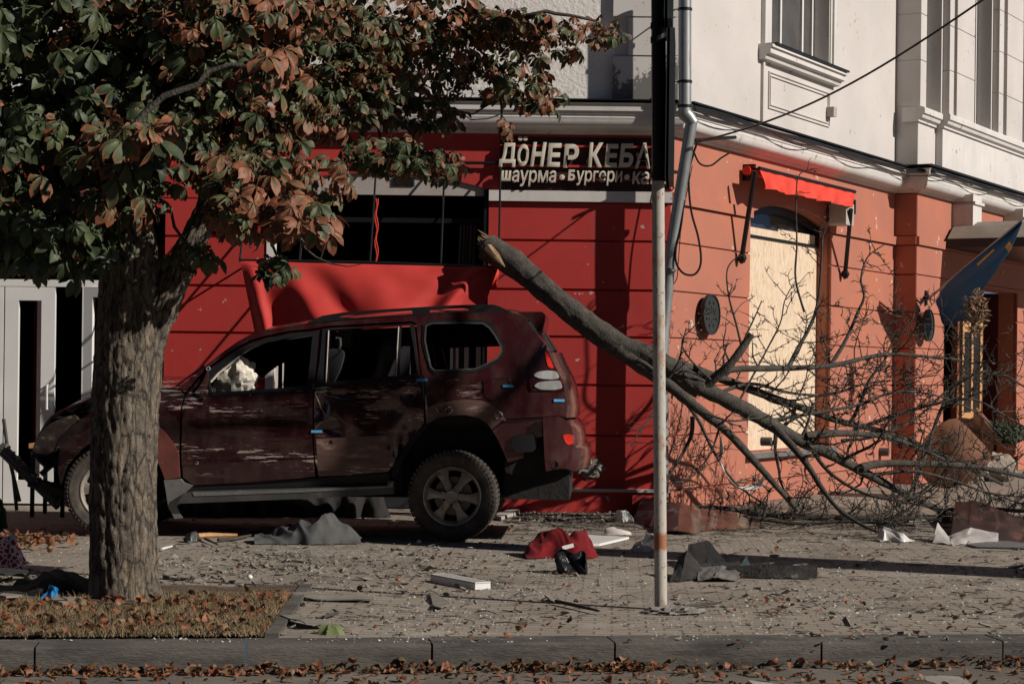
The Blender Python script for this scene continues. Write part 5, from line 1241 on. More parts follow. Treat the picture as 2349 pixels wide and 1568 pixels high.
limb('branch', [(1960, 985, 20.1), (2060, 950, 20.2), (2150, 925, 20.4), (2230, 915, 20.5), (2300, 950, 20.6), (2360, 985, 20.7)], .024, .007, 4.5, .2, .8, 1)
limb('branch', [(1930, 1010, 19.8), (2010, 1000, 19.9), (2100, 960, 20.1), (2190, 880, 20.3), (2260, 850, 20.4), (2330, 870, 20.5)], .018, .005, 4.5, .2, .8, 1)
limb('branch', [(1690, 930, 19.0), (1760, 800, 19.2), (1790, 740, 19.2), (1800, 690, 19.2), (1820, 650, 19.2)], .012, .004, 4, .15, .5, 1)
limb('branch', [(1548, 890, 18.8), (1600, 960, 18.9), (1640, 1040, 18.9), (1690, 1110, 18.9), (1760, 1160, 18.9)], .022, .008, 3.5, .25, .7, 1, up=.2)
limb('branch', [(1640, 905, 19.0), (1720, 880, 19.3), (1810, 900, 19.6), (1900, 905, 19.9), (1985, 880, 20.1), (2070, 870, 20.3), (2150, 860, 20.5)], .022, .006, 3.5, .25, .8, 1)
limb('branch', [(1850, 1010, 19.3), (1900, 1080, 19.0), (1980, 1130, 18.8), (2070, 1150, 18.7), (2160, 1168, 18.6)], .024, .008, 3.5, .25, .7, 1, up=.3)
limb('branch', [(1760, 965, 19.1), (1850, 950, 19.3), (1960, 930, 19.6), (2050, 900, 19.8), (2140, 905, 20.0), (2230, 940, 20.2), (2300, 1000, 20.3)], .020, .006, 4, .25, .8, 1)
limb('branch', [(2000, 1090, 19.8), (2090, 1080, 19.8), (2180, 1100, 19.9), (2270, 1130, 20.0), (2360, 1140, 20.0)], .022, .008, 4, .25, .8, 1)
# ---------------------------------------------------------------- standing chestnut
CT = thing('chestnut_tree', G(285, 1385), 'standing chestnut tree with thick fissured trunk and browning leaves at left', 'tree')
def barkm():
    m, t, b = newmat('fissured_bark'); tc = N(t, 'ShaderNodeTexCoord').outputs['Object']
    n1 = nz(t, 3, 8, tc, (3.2, 3.2, .8), .7); n2 = nz(t, 26, 8, tc, (1, 1, .5), .75); n3 = nz(t, 90, 4, tc)
    v = nz(t, 1, 2, tc, (17, 17, 4.5), .5, 'ShaderNodeTexVoronoi'); v.feature = 'DISTANCE_TO_EDGE'
    c = mixc(t, ramp(t, n2.outputs[0], .35, .62), (.06, .05, .04), (.24, .20, .152)); c = mixc(t, ramp(t, n1.outputs[0], .56, .66), c, (.29, .215, .15))
    c = mixc(t, ramp(t, v.outputs[0], .0, .07), (.03, .025, .02), c); c = mixc(t, ramp(t, n3.outputs[0], .35, .6), mixc(t, .4, c, (0, 0, 0)), c)
    t.links.new(c, b.inputs['Base Color']); b.inputs['Roughness'].default_value = .95
    p = bump(t, b, v.outputs[0], .8, .03); p = bump(t, b, n2.outputs[0], 1, .02, p); bump(t, b, n3.outputs[0], .6, .005, p); return m
mt['bark'] = barkm()
ty_ = 12.35
def btube(mb, prof, nr, nb_, amp=1.0):
    """prof: (xl, xr, y) in px -> barky trunk"""
    S = spl(prof, nr); base = len(mb.v); rows = 0
    ptsc = [(P((a+b)/2, y, ty_ if len(q) < 1 else ty_+q[0]), (P(b, y, ty_)-P(a, y, ty_)).length/2) for a, b, y, *q in S]
    for i, (c, r) in enumerate(ptsc):
        t = (ptsc[min(i+1, len(ptsc)-1)][0]-ptsc[max(i-1, 0)][0]).normalized()
        y_ = Vector((0, 1, 0)); u_ = t.cross(y_).normalized(); b_ = u_.cross(t).normalized()
        cosl = abs(u_.x); r *= max(.45, cosl)
        for k in range(nb_):
            a = 2*math.pi*k/nb_; d = u_*math.cos(a)+b_*math.sin(a); q = c+d*r; s = q.z
            w = noise.noise(Vector((math.cos(a)*4.2+.4*noise.noise(Vector((0, 0, s*4))), math.sin(a)*4.2, s*1.3)))
            f1 = noise.noise(Vector((math.cos(a)*9+w*1.5, math.sin(a)*9, s*5.5+7))); f2 = noise.noise(Vector((math.cos(a)*26, math.sin(a)*26, s*16)))
            dd_ = .016*w+.016*(1-min(1, abs(f1)*5))*-1+.010*f2
            mb.v.append(q+d*dd_*amp)
    L = len(ptsc)
    for i in range(L-1):
        for k in range(nb_): a, c = base+i*nb_, base+(i+1)*nb_; mb.f.append((a+k, a+(k+1) % nb_, c+(k+1) % nb_, c+k))
    return ptsc
mb = MB()
btube(mb, [(172, 412, 1420), (190, 388, 1395), (202, 370, 1360), (206, 362, 1300), (207, 360, 1200), (207, 359, 1100), (209, 361, 1000), (212, 364, 900), (217, 370, 820), (222, 372, 740), (226, 368, 680), (228, 362, 600), (234, 352, 520), (238, 340, 440), (242, 332, 340), (246, 322, 200), (250, 312, 60), (256, 306, -100), (262, 300, -300)], 14, 110)
btube(mb, [(268, 352, 880), (290, 366, 820), (312, 382, 770), (330, 404, 720), (352, 424, 670), (376, 446, 620), (398, 466, 570), (425, 492, 520), (452, 514, 470), (480, 534, 400), (510, 556, 300), (540, 578, 180), (560, 590, 40), (580, 600, -150)], 10, 60)
mb.build('trunk', mt['bark'], CT, 180)
# crown skeleton: limbs
cl = [  # cx, cy, rx, ry, Y, dY, count, leaflet length, brown
 (130, 60, 260, 200, 12.3, .9, 200, .165, .12), (90, 330, 200, 190, 12.0, .8, 130, .16, .10), (150, 540, 130, 95, 11.7, .5, 75, .15, .06), (40, 480, 120, 130, 12.0, .6, 60, .15, .08),
 (330, 130, 220, 180, 12.4, .9, 170, .16, .25), (340, 330, 170, 120, 11.9, .6, 90, .15, .30), (300, 300, 70, 40, 10.9, .2, 10, .17, .75), (290, 440, 90, 60, 11.6, .4, 24, .14, .35), (620, 140, 50, 40, 11.0, .2, 8, .16, .8),
 (540, 60, 190, 130, 12.2, .8, 150, .14, .60), (560, 250, 170, 130, 12.2, .7, 120, .13, .45), (600, 400, 130, 60, 11.6, .5, 60, .12, .60), (570, 480, 100, 70, 11.4, .4, 46, .12, .85), (690, 500, 75, 55, 11.2, .3, 34, .13, .95), (700, 410, 120, 60, 11.8, .4, 36, .11, .6),
 (640, 620, 50, 40, 11.5, .2, 9, .11, .5), (440, 590, 60, 30, 11.7, .2, 8, .12, .15), (760, 90, 180, 110, 12.6, .8, 150, .12, .55), (780, 240, 150, 90, 12.6, .6, 90, .115, .5), (930, 160, 150, 80, 12.9, .6, 90, .11, .6), (900, 355, 120, 45, 12.5, .4, 70, .105, .22), (1000, 380, 70, 45, 12.4, .3, 26, .105, .35),
 (1000, 60, 170, 70, 13.0, .6, 90, .11, .65), (1150, 60, 150, 50, 13.2, .4, 75, .105, .7), (1130, 170, 130, 60, 13.2, .4, 62, .105, .5), (1270, 90, 110, 55, 13.3, .3, 52, .10, .65), (1380, 70, 70, 35, 13.3, .2, 18, .095, .75), (1240, 215, 70, 45, 13.3, .3, 22, .10, .5), (975, 250, 90, 50, 13.0, .3, 28, .115, .35), (1160, 290, 25, 18, 13.1, .1, 4, .09, .9),
 (560, -200, 900, 160, 13.2, 1.8, 700, .15, .45), (-250, 150, 200, 450, 12.8, 1.5, 330, .16, .25), (300, -480, 700, 170, 13.2, 1.8, 420, .16, .4), (900, -330, 400, 120, 13.4, 1.2, 160, .13, .5), (300, 60, 380, 320, 14.0, .7, 230, .17, .12), (700, 130, 280, 200, 13.9, .6, 130, .13, .4)]
lr = random.Random(5)
mbL = MB()
def armpath(a, b, sag=.1, n=7):
    out = []
    for i in range(n+1):
        u = i/n; p = a*(1-u)+b*u; p = p+Vector((lr.gauss(0, .03), lr.gauss(0, .03), sag*math.sin(math.pi*u)+lr.gauss(0, .02))); out.append(p)
    return out
forks = [P(290, 330, 12.4), P(285, 120, 12.5), P(520, 400, 12.3), P(570, 60, 12.4), P(280, -150, 12.5)]
hubs = []
for c in cl:
    h = P(c[0], c[1], c[4]); f = min(forks+[x for x in hubs if (x-h).length > .35], key=lambda q: (q-h).length+(.25 if q in hubs else 0))
    path = armpath(f, h, .10); path[0] = f.copy(); L = (h-f).length
    r0 = min(.035, .012+L*.012); mbL.tube(path, [r0*(1-.6*i/7) for i in range(8)], 7, True, .05); hubs.append(h)
mbL.build('limb', mt['twig'], CT, 60)
# leaf templates
def leaf_template(seed, L=1.0):
    r = random.Random(seed); V = []; Fc = []; E = []; nL = r.choice((5, 6, 7, 7))
    for k in range(nL):
        ang = (-1+2*k/(nL-1))*R(125)+r.uniform(-.1, .1); cen = 1-abs(-1+2*k/(nL-1)); ln = L*(.55+.45*cen)*r.uniform(.9, 1.08)
        ca, sa = math.cos(ang), math.sin(ang); n0 = len(V); rows = 7; curl = r.uniform(.35, 1.5); fold = r.uniform(.05, .8); tw = r.uniform(-.4, .4)
        for i in range(rows+1):
            u = i/rows; wd = ln*.40*(u**1.3)*(1-max(0, (u-.66)/.34)**2.2)*1.05+.006*L
            if i == rows: wd = .012*L
            for s in (-1, -.5, 0, .5, 1):
                x = ln*(.06+.94*u); y = wd*s; z = -curl*ln*u*u*.8+abs(s)*wd*fold*.8+tw*y*u
                rip = .10*ln*noise.noise(Vector((u*7+seed, s*1.5+k*3, k)))*abs(s)*u
                z += rip*1.3; x2 = x*(1-.12*curl*u)
                V.append((x2*ca-y*sa, x2*sa+y*ca, z)); E.append(abs(s)*(.35+.65*u)*.8+max(0, (u-.75)/.25)*.6)
        for i in range(rows):
            for j in range(4): a = n0+i*5+j; Fc.append((a, a+1, a+6, a+5))
    # petiole
    n0 = len(V); w = .012
    for (x, z) in ((0, 0), (-.25, .06), (-.55, .10)):
        for (y, q) in ((-w, 0), (w, 0), (0, w*1.6)): V.append((x, y, z+q)); E.append(.3)
    for i in range(2):
        for j in range(3): a = n0+i*3+j; b_ = n0+i*3+(j+1) % 3; Fc.append((a, b_, b_+3, a+3))
    return np.array(V), np.array(Fc), np.array(E)
TPL = [leaf_template(100+i) for i in range(12)]
def leaf_mesh(name, items, mat, parent, loc):
    """items: (pos, 3x3 matrix, size, brown)"""
    vs_, fs_, cs = [], [], []; off = 0
    for pos, m3, size, br in items:
        V, Fc, E = TPL[lr.randrange(12)]
        v = (V*size) @ m3.T+pos; vs_.append(v); fs_.append(Fc+off); cs.append(np.clip(br*.95-.42+E*(.52+.60*br), 0, 1)); off += len(V)
    v = np.concatenate(vs_); f = np.concatenate(fs_); c = np.concatenate(cs); v = v-np.array(loc)
    me = bpy.data.meshes.new(name); me.vertices.add(len(v)); me.vertices.foreach_set('co', v.ravel()); me.loops.add(f.size); me.loops.foreach_set('vertex_index', f.ravel().astype(np.int32))
    me.polygons.add(len(f)); me.polygons.foreach_set('loop_start', np.arange(0, f.size, 4, dtype=np.int32)); me.polygons.foreach_set('loop_total', np.full(len(f), 4, np.int32)); me.update(); me.shade_smooth()
    ca = me.color_attributes.new('brown', 'FLOAT_COLOR', 'POINT'); arr = np.stack([c, c, c, np.ones_like(c)], 1).astype(np.float32); ca.data.foreach_set('color', arr.ravel())
    me.materials.append(mat); o = bpy.data.objects.new(name, me); COL.objects.link(o)
    if parent: o.parent = parent
    else: o.location = loc
    return o
def leafmat(name, g1, g2, b1, b2, sc_=1):
    m, t, b = newmat(name); tc = N(t, 'ShaderNodeTexCoord').outputs['Object']
    at = N(t, 'ShaderNodeAttribute', attribute_name='brown'); n1 = nz(t, 4, 4, tc); n2 = nz(t, 55, 4, tc); n3 = nz(t, 14, 3, tc)
    s = N(t, 'ShaderNodeMath', operation='MULTIPLY_ADD'); t.links.new(n2.outputs[0], s.inputs[0]); s.inputs[1].default_value = .5; t.links.new(at.outputs['Fac'], s.inputs[2])
    g = mixc(t, ramp(t, n1.outputs[0], .35, .65), g1, g2); br = mixc(t, ramp(t, n3.outputs[0], .35, .65), b1, b2)
    c = mixc(t, ramp(t, s.outputs[0], .56, .78), g, br)
    t.links.new(c, b.inputs['Base Color']); b.inputs['Roughness'].default_value = .55; b.inputs['Specular IOR Level'].default_value = .35
    tr_ = N(t, 'ShaderNodeBsdfTranslucent'); t.links.new(c, tr_.inputs[0]); mx = N(t, 'ShaderNodeMixShader'); mx.inputs[0].default_value = .12
    t.links.new(b.outputs[0], mx.inputs[1]); t.links.new(tr_.outputs[0], mx.inputs[2]); t.links.new(mx.outputs[0], t.nodes['Material Output'].inputs[0])
    bump(t, b, n2.outputs[0], .5, .004); return m
mt['leaf'] = leafmat('chestnut_leaf', (.018, .034, .015), (.095, .118, .052), (.30, .115, .058), (.15, .055, .03))
items = []
for (cx, cy, rx, ry, Y, dY, cnt, ls, br) in cl:
    cen = P(cx, cy, Y); k = Y/F; vis = (-40 < cx < 1500 and cy > -60)
    for _ in range(int(cnt*1.7)):
        while True:
            d = Vector((lr.uniform(-1, 1), lr.uniform(-1, 1), lr.uniform(-1, 1)))
            if d.length < 1: break
        pos = cen+Vector((d.x*rx*k, d.y*dY, d.z*ry*k))
        # normal: up, pulled towards the light and the viewer; petiole side points inwards
        nrm = Vector((lr.gauss(.25, .45), lr.gauss(-.45, .4), lr.uniform(.25, 1.0))).normalized()
        outw = Vector((d.x+lr.gauss(.1, .5), d.y*.6+lr.gauss(-.25, .5), d.z*.2-.45+lr.gauss(0, .2))); x = (outw-nrm*outw.dot(nrm)).normalized(); y = nrm.cross(x)
        m3 = np.array([[x.x, y.x, nrm.x], [x.y, y.y, nrm.y], [x.z, y.z, nrm.z]])
        items.append((np.array(pos), m3, ls*lr.uniform(.45, 1.05)*(.88 if cx > 700 else 1), min(1, max(0, lr.gauss(br*.82, .27)))))
loc0 = origin(CT)
leaf_mesh('foliage', items, mt['leaf'], CT, loc0)
# a bare drooping twig in front of the awning
mb = MB(); mb.tube([P(x, y, 11.3) for x, y in ((660, 480), (688, 535), (700, 570), (725, 590), (760, 605), (800, 611), (828, 606))], [.008, .007, .006, .006, .005, .004, .002], 6)
mb.tube([P(x, y, 11.3) for x, y in ((735, 596), (742, 575), (748, 560))], .003, 4); mb.build('twig', mt['twig'], CT, 60); mb = MB(); mb.tube([P(x, y, 13.1) for x, y in ((980, 220), (1050, 255), (1085, 262), (1120, 240), (1165, 225))], .007, 6); mb.tube([P(x, y, 13.1) for x, y in ((1060, 258), (1080, 275), (1120, 272), (1150, 262), (1165, 285))], .005, 5)
mb.build('twig', mt['twig'], CT, 60)
# tree outside the picture on the right: its trunk throws the long shadow on the pavement
Ls, Le = G(535, 1256), G(2300, 1322)
dr = (Le-Ls).normalized(); base = Le+dr*2.6
OT = thing('street_tree', base, 'slender street tree standing right of the picture on the pavement', 'tree')
mb = MB(); mb.tube([base+Vector((0, 0, z)) for z in (0, .4, 1.5, 3, 4.2, 5.4, 6.4)], [.46, .42, .38, .34, .27, .18, .06], 16, True, .05)
for k in range(6):
    a = k*1.05; z = 4.6+.25*k; mb.tube([base+Vector((0, 0, z)), base+Vector((math.cos(a)*.6, math.sin(a)*.6, z+.7)), base+Vector((math.cos(a)*1.2, math.sin(a)*1.2, z+1.6))], [.06, .04, .01], 7)
mb.build('trunk', mt['bark'], OT, 180)
# ============================================================ THINGS LYING ABOUT
dr_ = random.Random(77)
def interp(L, x):
    for i in range(len(L)-1):
        if L[i][0] <= x <= L[i+1][0]: f = (x-L[i][0])/(L[i+1][0]-L[i][0]); f = f*f*(3-2*f); return L[i][1]*(1-f)+L[i+1][1]*f
    return L[-1][1] if x > L[-1][0] else L[0][1]
def heap(name, prof, yb, depth, seed, fold, mat, label, cat, tilt=0, z0=.0, nu=90, nv=36):
    a, b = G(prof[0][0], yb), G(prof[-1][0], yb+tilt); L = (b-a).length; ax = (b-a)/L; ay = Vector((-ax.y, ax.x, 0)); x0, x1 = prof[0][0], prof[-1][0]
    def fn(u, v):
        h = interp(prof, x0+(x1-x0)*u); s = math.sin(math.pi*v)**.55 if 0 < v < 1 else 0
        w = noise.noise(Vector((u*L*7+seed, v*depth*5, seed))); w2 = noise.noise(Vector((u*L*16+w*2, v*depth*13+seed, 3))); rid = (1-abs(noise.noise(Vector((u*L*9+v*2.5, v*depth*4, seed*2))))*2.4)
        z = h*s*(1+fold*w)+min(h, .06)*s*fold*(.9*rid+.4*w2); y = depth*(v-.12)+.05*w*(h/.1)-.04*math.sin(u*9+seed)
        x = L*u+.03*noise.noise(Vector((v*4, u*5, seed+9)))*s
        return a+ax*x+ay*y+Vector((0, 0, max(.004, z)+z0))
    mb = MB(); mb.grid(fn, nu, nv); return solo(mb, name, mat, label, cat, smooth=70)
heap('sweater', [(584, .055), (620, .06), (650, .09), (695, .15), (735, .215), (765, .215), (795, .13), (828, .03)], 1247, .42, 3, .45, M('grey_knit', (.085, .087, .087), 1, var=.25, vs_=9, bmp=.5, bs_=160), 'crumpled dark grey sweater lying beside the car on the pavement', 'sweater')
heap('towel', [(1205, .015), (1226, .06), (1250, .13), (1275, .15), (1300, .14), (1330, .15), (1348, .15), (1362, .09), (1372, .03)], 1279, .40, 8, .8, M('dark_red_towel', (.17, .006, .010), 1, var=.3, vs_=10, bmp=.7, bs_=140, dist=.006), 'crumpled dark red towel on the pavement above the black bag', 'towel')
# black bag
blk = M('glossy_black_bag', (.012, .012, .014), .22, bmp=.8, bs_=14, dist=.02)
a, b = G(1273, 1316), G(1346, 1316); mb = MB(); w = (b-a).length
mb.grid(lambda u, v: a+(b-a)*(.5+(u-.5)*(1-.1*v))+Vector((.01*math.sin(v*7+u*9), -.0+.02*math.sin(u*11+v*5)+.10*v, .145*v+.012*math.sin(u*9)*v)), 14, 10)
mb.grid(lambda u, v: a+(b-a)*(.5+(u-.5)*.9)+Vector((0, .10+.14*v, .145+.012*math.sin(u*9)+.02*math.sin(v*6+u*5)-.08*v*v)), 14, 8); mb.grid(lambda u, v: a+(b-a)*(1-.05*v)+Vector((.01*math.sin(u*8), .2*u, .14*v)), 8, 6)
solo(mb, 'bag', blk, 'glossy black plastic bag standing in front of the red towel', 'bag', smooth=60)
mb = MB(); q = P(1303, 1253, G(1300, 1290).y); mb.obox(q, .09, .004, .03, (0, -.25, .2)); solo(mb, 'label_tag', mt['pvc'], 'small white label tag lying on the dark red towel', 'tag')
# white board, shoe, film
def flat(name, L, th, mat, label, cat, z=.004, warp=0, seed=0, smooth=35, group=None, lift=None):
    pts = [G(x, y) for x, y in L]; P2 = [(p.x, p.y) for p in pts]
    def fm(a, b, c):
        h = z+warp*(.5+noise.noise(Vector((a*3+seed, b*3, seed))))
        if lift: h += lift(a, b)
        return Vector((a, b, h+c))
    mb = MB(); mb.plate(subdiv(P2, .08) if warp or lift else P2, [], fm, th, .05 if warp or lift else None, th); return solo(mb, name, mat, label, cat, None, group, smooth=smooth)
flat('board', [(1241, 1244), (1280, 1229), (1443, 1237), (1375, 1253), (1300, 1254)], .022, mt['pvc'], 'flat white board lying on the pavement behind the dark red towel', 'board')
sh = M('white_shoe', (.7, .64, .6), .5, bmp=.1)
q = G(1418, 1226); mb = MB()
def shoe(u, v):
    x = (u-.5)*.25; w = .038*(math.sin(math.pi*min(1, u*1.05))**.45+.0); op = clamp((u-.38)/.1)
    a = math.pi*v; h = .075*(1-.35*u)*(math.sin(math.pi*min(.999, .12+u*.86))**.5)
    zz = h*math.sin(a)*(1-op*.0); yy = -w*math.cos(a)
    if op > 0 and .3 < v < .7: zz = h*math.sin(a)*(1-.75*op*(1-clamp((u-.85)/.12)))
    return q+Vector((x, yy, .006+zz))
mb.sheet(shoe, 26, 20, .004); mb.hexa(lambda a, b, c: q+Vector((a, b, c)), -.12, .12, -.036, .036, 0, .008); solo(mb, 'shoe', sh, 'single white ballet shoe on the pavement beyond the white board', 'shoe')
plm, t, b = newmat('clear_plastic_film'); b.inputs['Base Color'].default_value = (.75, .76, .76, 1); b.inputs['Roughness'].default_value = .25; b.inputs['Transmission Weight'].default_value = .55; b.inputs['IOR'].default_value = 1.2
heap('plastic_bag', [(1455, .01), (1470, .05), (1490, .09), (1510, .09), (1530, .01)], 1266, .22, 12, 1.0, plm, 'crumpled clear plastic bag behind the white pole', 'bag')
heap('plastic_bottle', [(1413, .02), (1422, .08), (1440, .09), (1452, .02)], 1196, .16, 5, .6, plm, 'crushed clear plastic bottle near the foot of the red wall', 'bottle')
heap('plastic_film', [(2018, .01), (2035, .07), (2070, .05), (2100, .01)], 1242, .22, 15, .8, M('white_film', (.6, .6, .58), .4, bmp=.4, bs_=30), 'crumpled white film under the fallen branches', 'film')
# white vent grille
a = G(987, 1332); d = (G(1090, 1352)-a); L = d.length; d /= L; n_ = Vector((-d.y, d.x, 0)); gp = lambda x, y, z: a+d*x+n_*y+Vector((0, 0, z))
GR = thing('vent_grille', a, 'long white slotted plastic grille lying flat on the pavement', 'grille')
mb = MB(); mb.plate([(0, 0), (L, 0), (L, .12), (0, .12)], [[(.012, .016+.024*k), (L-.012, .016+.024*k), (L-.012, .032+.024*k), (.012, .032+.024*k)] for k in range(4)], gp, .012, None, .05)
mb.build('slotted_face', mt['pvc'], GR); mb = MB(); mb.plate([(0, 0), (L, 0), (L, .12), (0, .12)], [[(.008, .008), (L-.008, .008), (L-.008, .112), (.008, .112)]], gp, .045, None, .046); mb.build('frame', mt['pvc'], GR)
# rubber / tar felt strips right of the pole
felt = M('torn_roofing_felt', (.028, .027, .026), .9, var=.5, vs_=8, bmp=1, bs_=50, dist=.01, dirt=(.13, .12, .105), dlo=.6, dhi=.7, dsc=9)
def strip(name, L, mat, label, cat, th=.006, n=40):
    """L: rows of (x, y_ground, z) along one edge and width/lift of the other edge"""
    mb = MB(); R0 = [G(x, y)+Vector((0, 0, z)) for x, y, z, *_ in L]; R1 = [G(x2, y2)+Vector((0, 0, z2)) for _, _, _, x2, y2, z2 in L]
    def ev(Q, u):
        k = u*(len(Q)-1); i = min(int(k), len(Q)-2); f = k-i; f = f*f*(3-2*f); return Q[i]*(1-f)+Q[i+1]*f
    mb.sheet(lambda u, v: ev(R0, u)*(1-v)+ev(R1, u)*v+Vector((0, 0, .006+.012*noise.noise(Vector((u*9, v*4, len(L)))))), n, 12, th); return solo(mb, name, mat, label, cat, smooth=60)
strip('felt_strip', [(1665, 1322, .0, 1665, 1322, .06), (1740, 1326, 0, 1745, 1323, .09), (1800, 1327, 0, 1805, 1325, .085), (1875, 1327, 0, 1875, 1326, .09)], felt, 'long dark felt strip standing on edge, right end of the black debris heap', 'strip')
strip('felt_strip', [(1537, 1334, .0, 1556, 1318, .12), (1560, 1334, .0, 1575, 1320, .18), (1590, 1330, 0, 1600, 1318, .09), (1620, 1328, .01, 1610, 1312, .03)], felt, 'folded dark felt piece standing up just right of the white pole', 'strip')
strip('felt_strip', [(1600, 1333, .0, 1600, 1318, .05), (1640, 1334, .03, 1650, 1318, .06), (1692, 1333, 0, 1700, 1318, .05)], M('grey_corrugated_felt', (.16, .15, .14), .9, var=.4, bmp=1, bs_=60), 'short grey corrugated felt piece in front of the long dark strip', 'strip')
strip('felt_strip', [(1572, 1308, .0, 1580, 1290, .14), (1620, 1306, .0, 1625, 1288, .16), (1672, 1302, 0, 1668, 1298, .02)], mt['black'], 'black torn sheet piece at the back of the dark debris heap', 'strip')
strip('felt_strip', [(1590, 1312, 0, 1600, 1300, .04), (1700, 1306, .02, 1700, 1298, .02), (1765, 1300, 0, 1765, 1295, .01)], felt, 'flat dusty felt scrap lying behind the long dark strip', 'strip')
strip('glass_pane_piece', [(1690, 1312, .0, 1712, 1306, .10), (1712, 1313, .0, 1714, 1306, .09), (1728, 1312, 0, 1716, 1306, .06)], M('teal_glass_piece', (.06, .10, .10), .2, bmp=0), 'small triangular teal glass piece sticking up behind the dark strip', 'glass piece', n=10)
mt['torn'] = M('torn_maroon_plastic', (.04, .016, .015), .38, .1, var=.4, vs_=6, dirt=(.13, .09, .07), dlo=.55, dhi=.75, dsc=5, coat=.3)
# torn maroon bumper parts
strip('bumper_piece', [(1500, 1222, .02, 1520, 1205, .12), (1555, 1225, .03, 1560, 1198, .20), (1590, 1226, 0, 1585, 1200, .17), (1612, 1218, .0, 1605, 1200, .14), (1640, 1215, 0, 1640, 1198, .12), (1700, 1215, 0, 1690, 1199, .10), (1755, 1208, 0, 1745, 1202, .03)], mt['torn'], 'torn maroon bumper section lying on the pavement right of the white pole', 'bumper', .012, 60)
strip('bumper_piece', [(2180, 1243, .02, 2190, 1190, .16), (2215, 1246, .0, 2230, 1192, .20), (2280, 1246, .0, 2290, 1200, .14), (2350, 1250, .0, 2350, 1212, .08), (2460, 1258, 0, 2450, 1228, .02)], mt['torn'], 'long torn maroon bumper section lying at the right edge beyond the branches', 'bumper', .012, 60)
strip('liner_piece', [(2140, 1245, .0, 2150, 1235, .14), (2185, 1250, .0, 2175, 1238, .03), (2220, 1247, 0, 2225, 1236, .10), (2290, 1246, 0, 2290, 1240, .06)], M('pale_grey_liner', (.5, .47, .45), .5, bmp=.1), 'pale grey curled plastic liner beneath the right maroon bumper section', 'liner', .006, 40)
strip('mud_guard', [(1450, 1196, .0, 1480, 1170, .22), (1490, 1208, .0, 1510, 1178, .16), (1540, 1200, 0, 1560, 1180, .10), (1570, 1192, .0, 1575, 1182, .03)], mt['black'], 'black wheel arch liner crumpled at the wall foot behind the white pole', 'liner', .01, 40)
flat('cardboard', [(2215, 1250), (2340, 1238), (2480, 1248), (2440, 1262), (2240, 1256)], .01, M('dull_steel_sheet', (.22, .22, .215), .5, .4), 'thin grey metal sheet under the right maroon bumper section', 'sheet')
# foreground scraps
cardm = M('grey_cardboard', (.23, .21, .18), .95, var=.25, vs_=8, bmp=.4, bs_=50)
flat('cardboard_scrap', [(985, 1363), (1030, 1385), (1032, 1391), (1012, 1402), (996, 1398)], .006, cardm, 'small pointed grey cardboard scrap between the pole and the verge', 'scrap', warp=.03, seed=3)
flat('cardboard_scrap', [(645, 1362), (710, 1360), (725, 1368), (860, 1376), (858, 1382), (720, 1378), (640, 1370)], .006, cardm, 'long narrow grey cardboard scrap at the verge corner', 'scrap', warp=.02, seed=5)
flat('cardboard_scrap', [(642, 1420), (672, 1421), (757, 1438), (752, 1442), (700, 1443)], .006, cardm, 'curled grey cardboard scrap near the kerb beside the edging stone', 'scrap', warp=.03, seed=7)
flat('cardboard_scrap', [(2120, 1502), (2200, 1503), (2230, 1520), (2140, 1528)], .006, M('pale_card', (.36, .34, .30), .9, bmp=.3), 'pale flat card scrap on the road at the right below the kerb', 'scrap', z=-.13, warp=.03, seed=9)
flat('cardboard_scrap', [(2040, 1518), (2130, 1521), (2170, 1545), (2110, 1548)], .006, M('brown_corrugated_card', (.10, .08, .06), .95, bmp=.5), 'dark corrugated card scrap on the road left of the pale card', 'scrap', z=-.13, warp=.05, seed=11)
flat('glass_pane_piece', [(1716, 1514), (1775, 1522), (1790, 1533), (1740, 1532)], .012, M('pale_glass_slab', (.42, .47, .43), .15, bmp=0), 'pale greenish flat glass slab on the road below the kerb', 'glass piece', z=-.13, lift=lambda a, b: .02)
flat('paper_scrap', [(1818, 1296), (1850, 1292), (1862, 1301), (1835, 1303)], .003, mt['pvc'], 'small white paper scrap lying on the long shadow', 'paper')
flat('paper_scrap', [(2368, 1, ), (1, 1)][:0] or [(2060, 1187), (2110, 1185), (2130, 1196), (2085, 1198)], .02, mt['concrete'], 'flat grey rubble slab lying under the branches', 'rubble')
flat('slab', [(1128, 1188), (1190, 1170), (1192, 1180), (1150, 1194)], .035, M('light_stone_slab', (.4, .38, .35), .9), 'narrow pale slab lying at the foot of the red wall behind the rear wheel', 'slab')
gl = leafmat('fresh_green_leaf', (.10, .14, .05), (.16, .20, .08), (.2, .16, .07), (.2, .14, .06))
def one_leaf(x, y, s, mat, br, label, z=0, tilt=0):
    p = G(x, y, z); m3 = np.array((Matrix.Rotation(dr_.uniform(0, 6), 3, 'Z') @ Matrix.Rotation(tilt, 3, 'X'))); o = leaf_mesh('green_leaf', [(np.array(p+Vector((0, 0, .05))), m3, s, br)], mat, None, p); return tag(o, label, 'leaf')
one_leaf(760, 1450, .13, gl, .0, 'single fresh green leaf lying at the kerb edge'); one_leaf(75, 1355, .16, gl, 0, 'fresh green leaf standing up at the left of the verge', 0, 1.2)
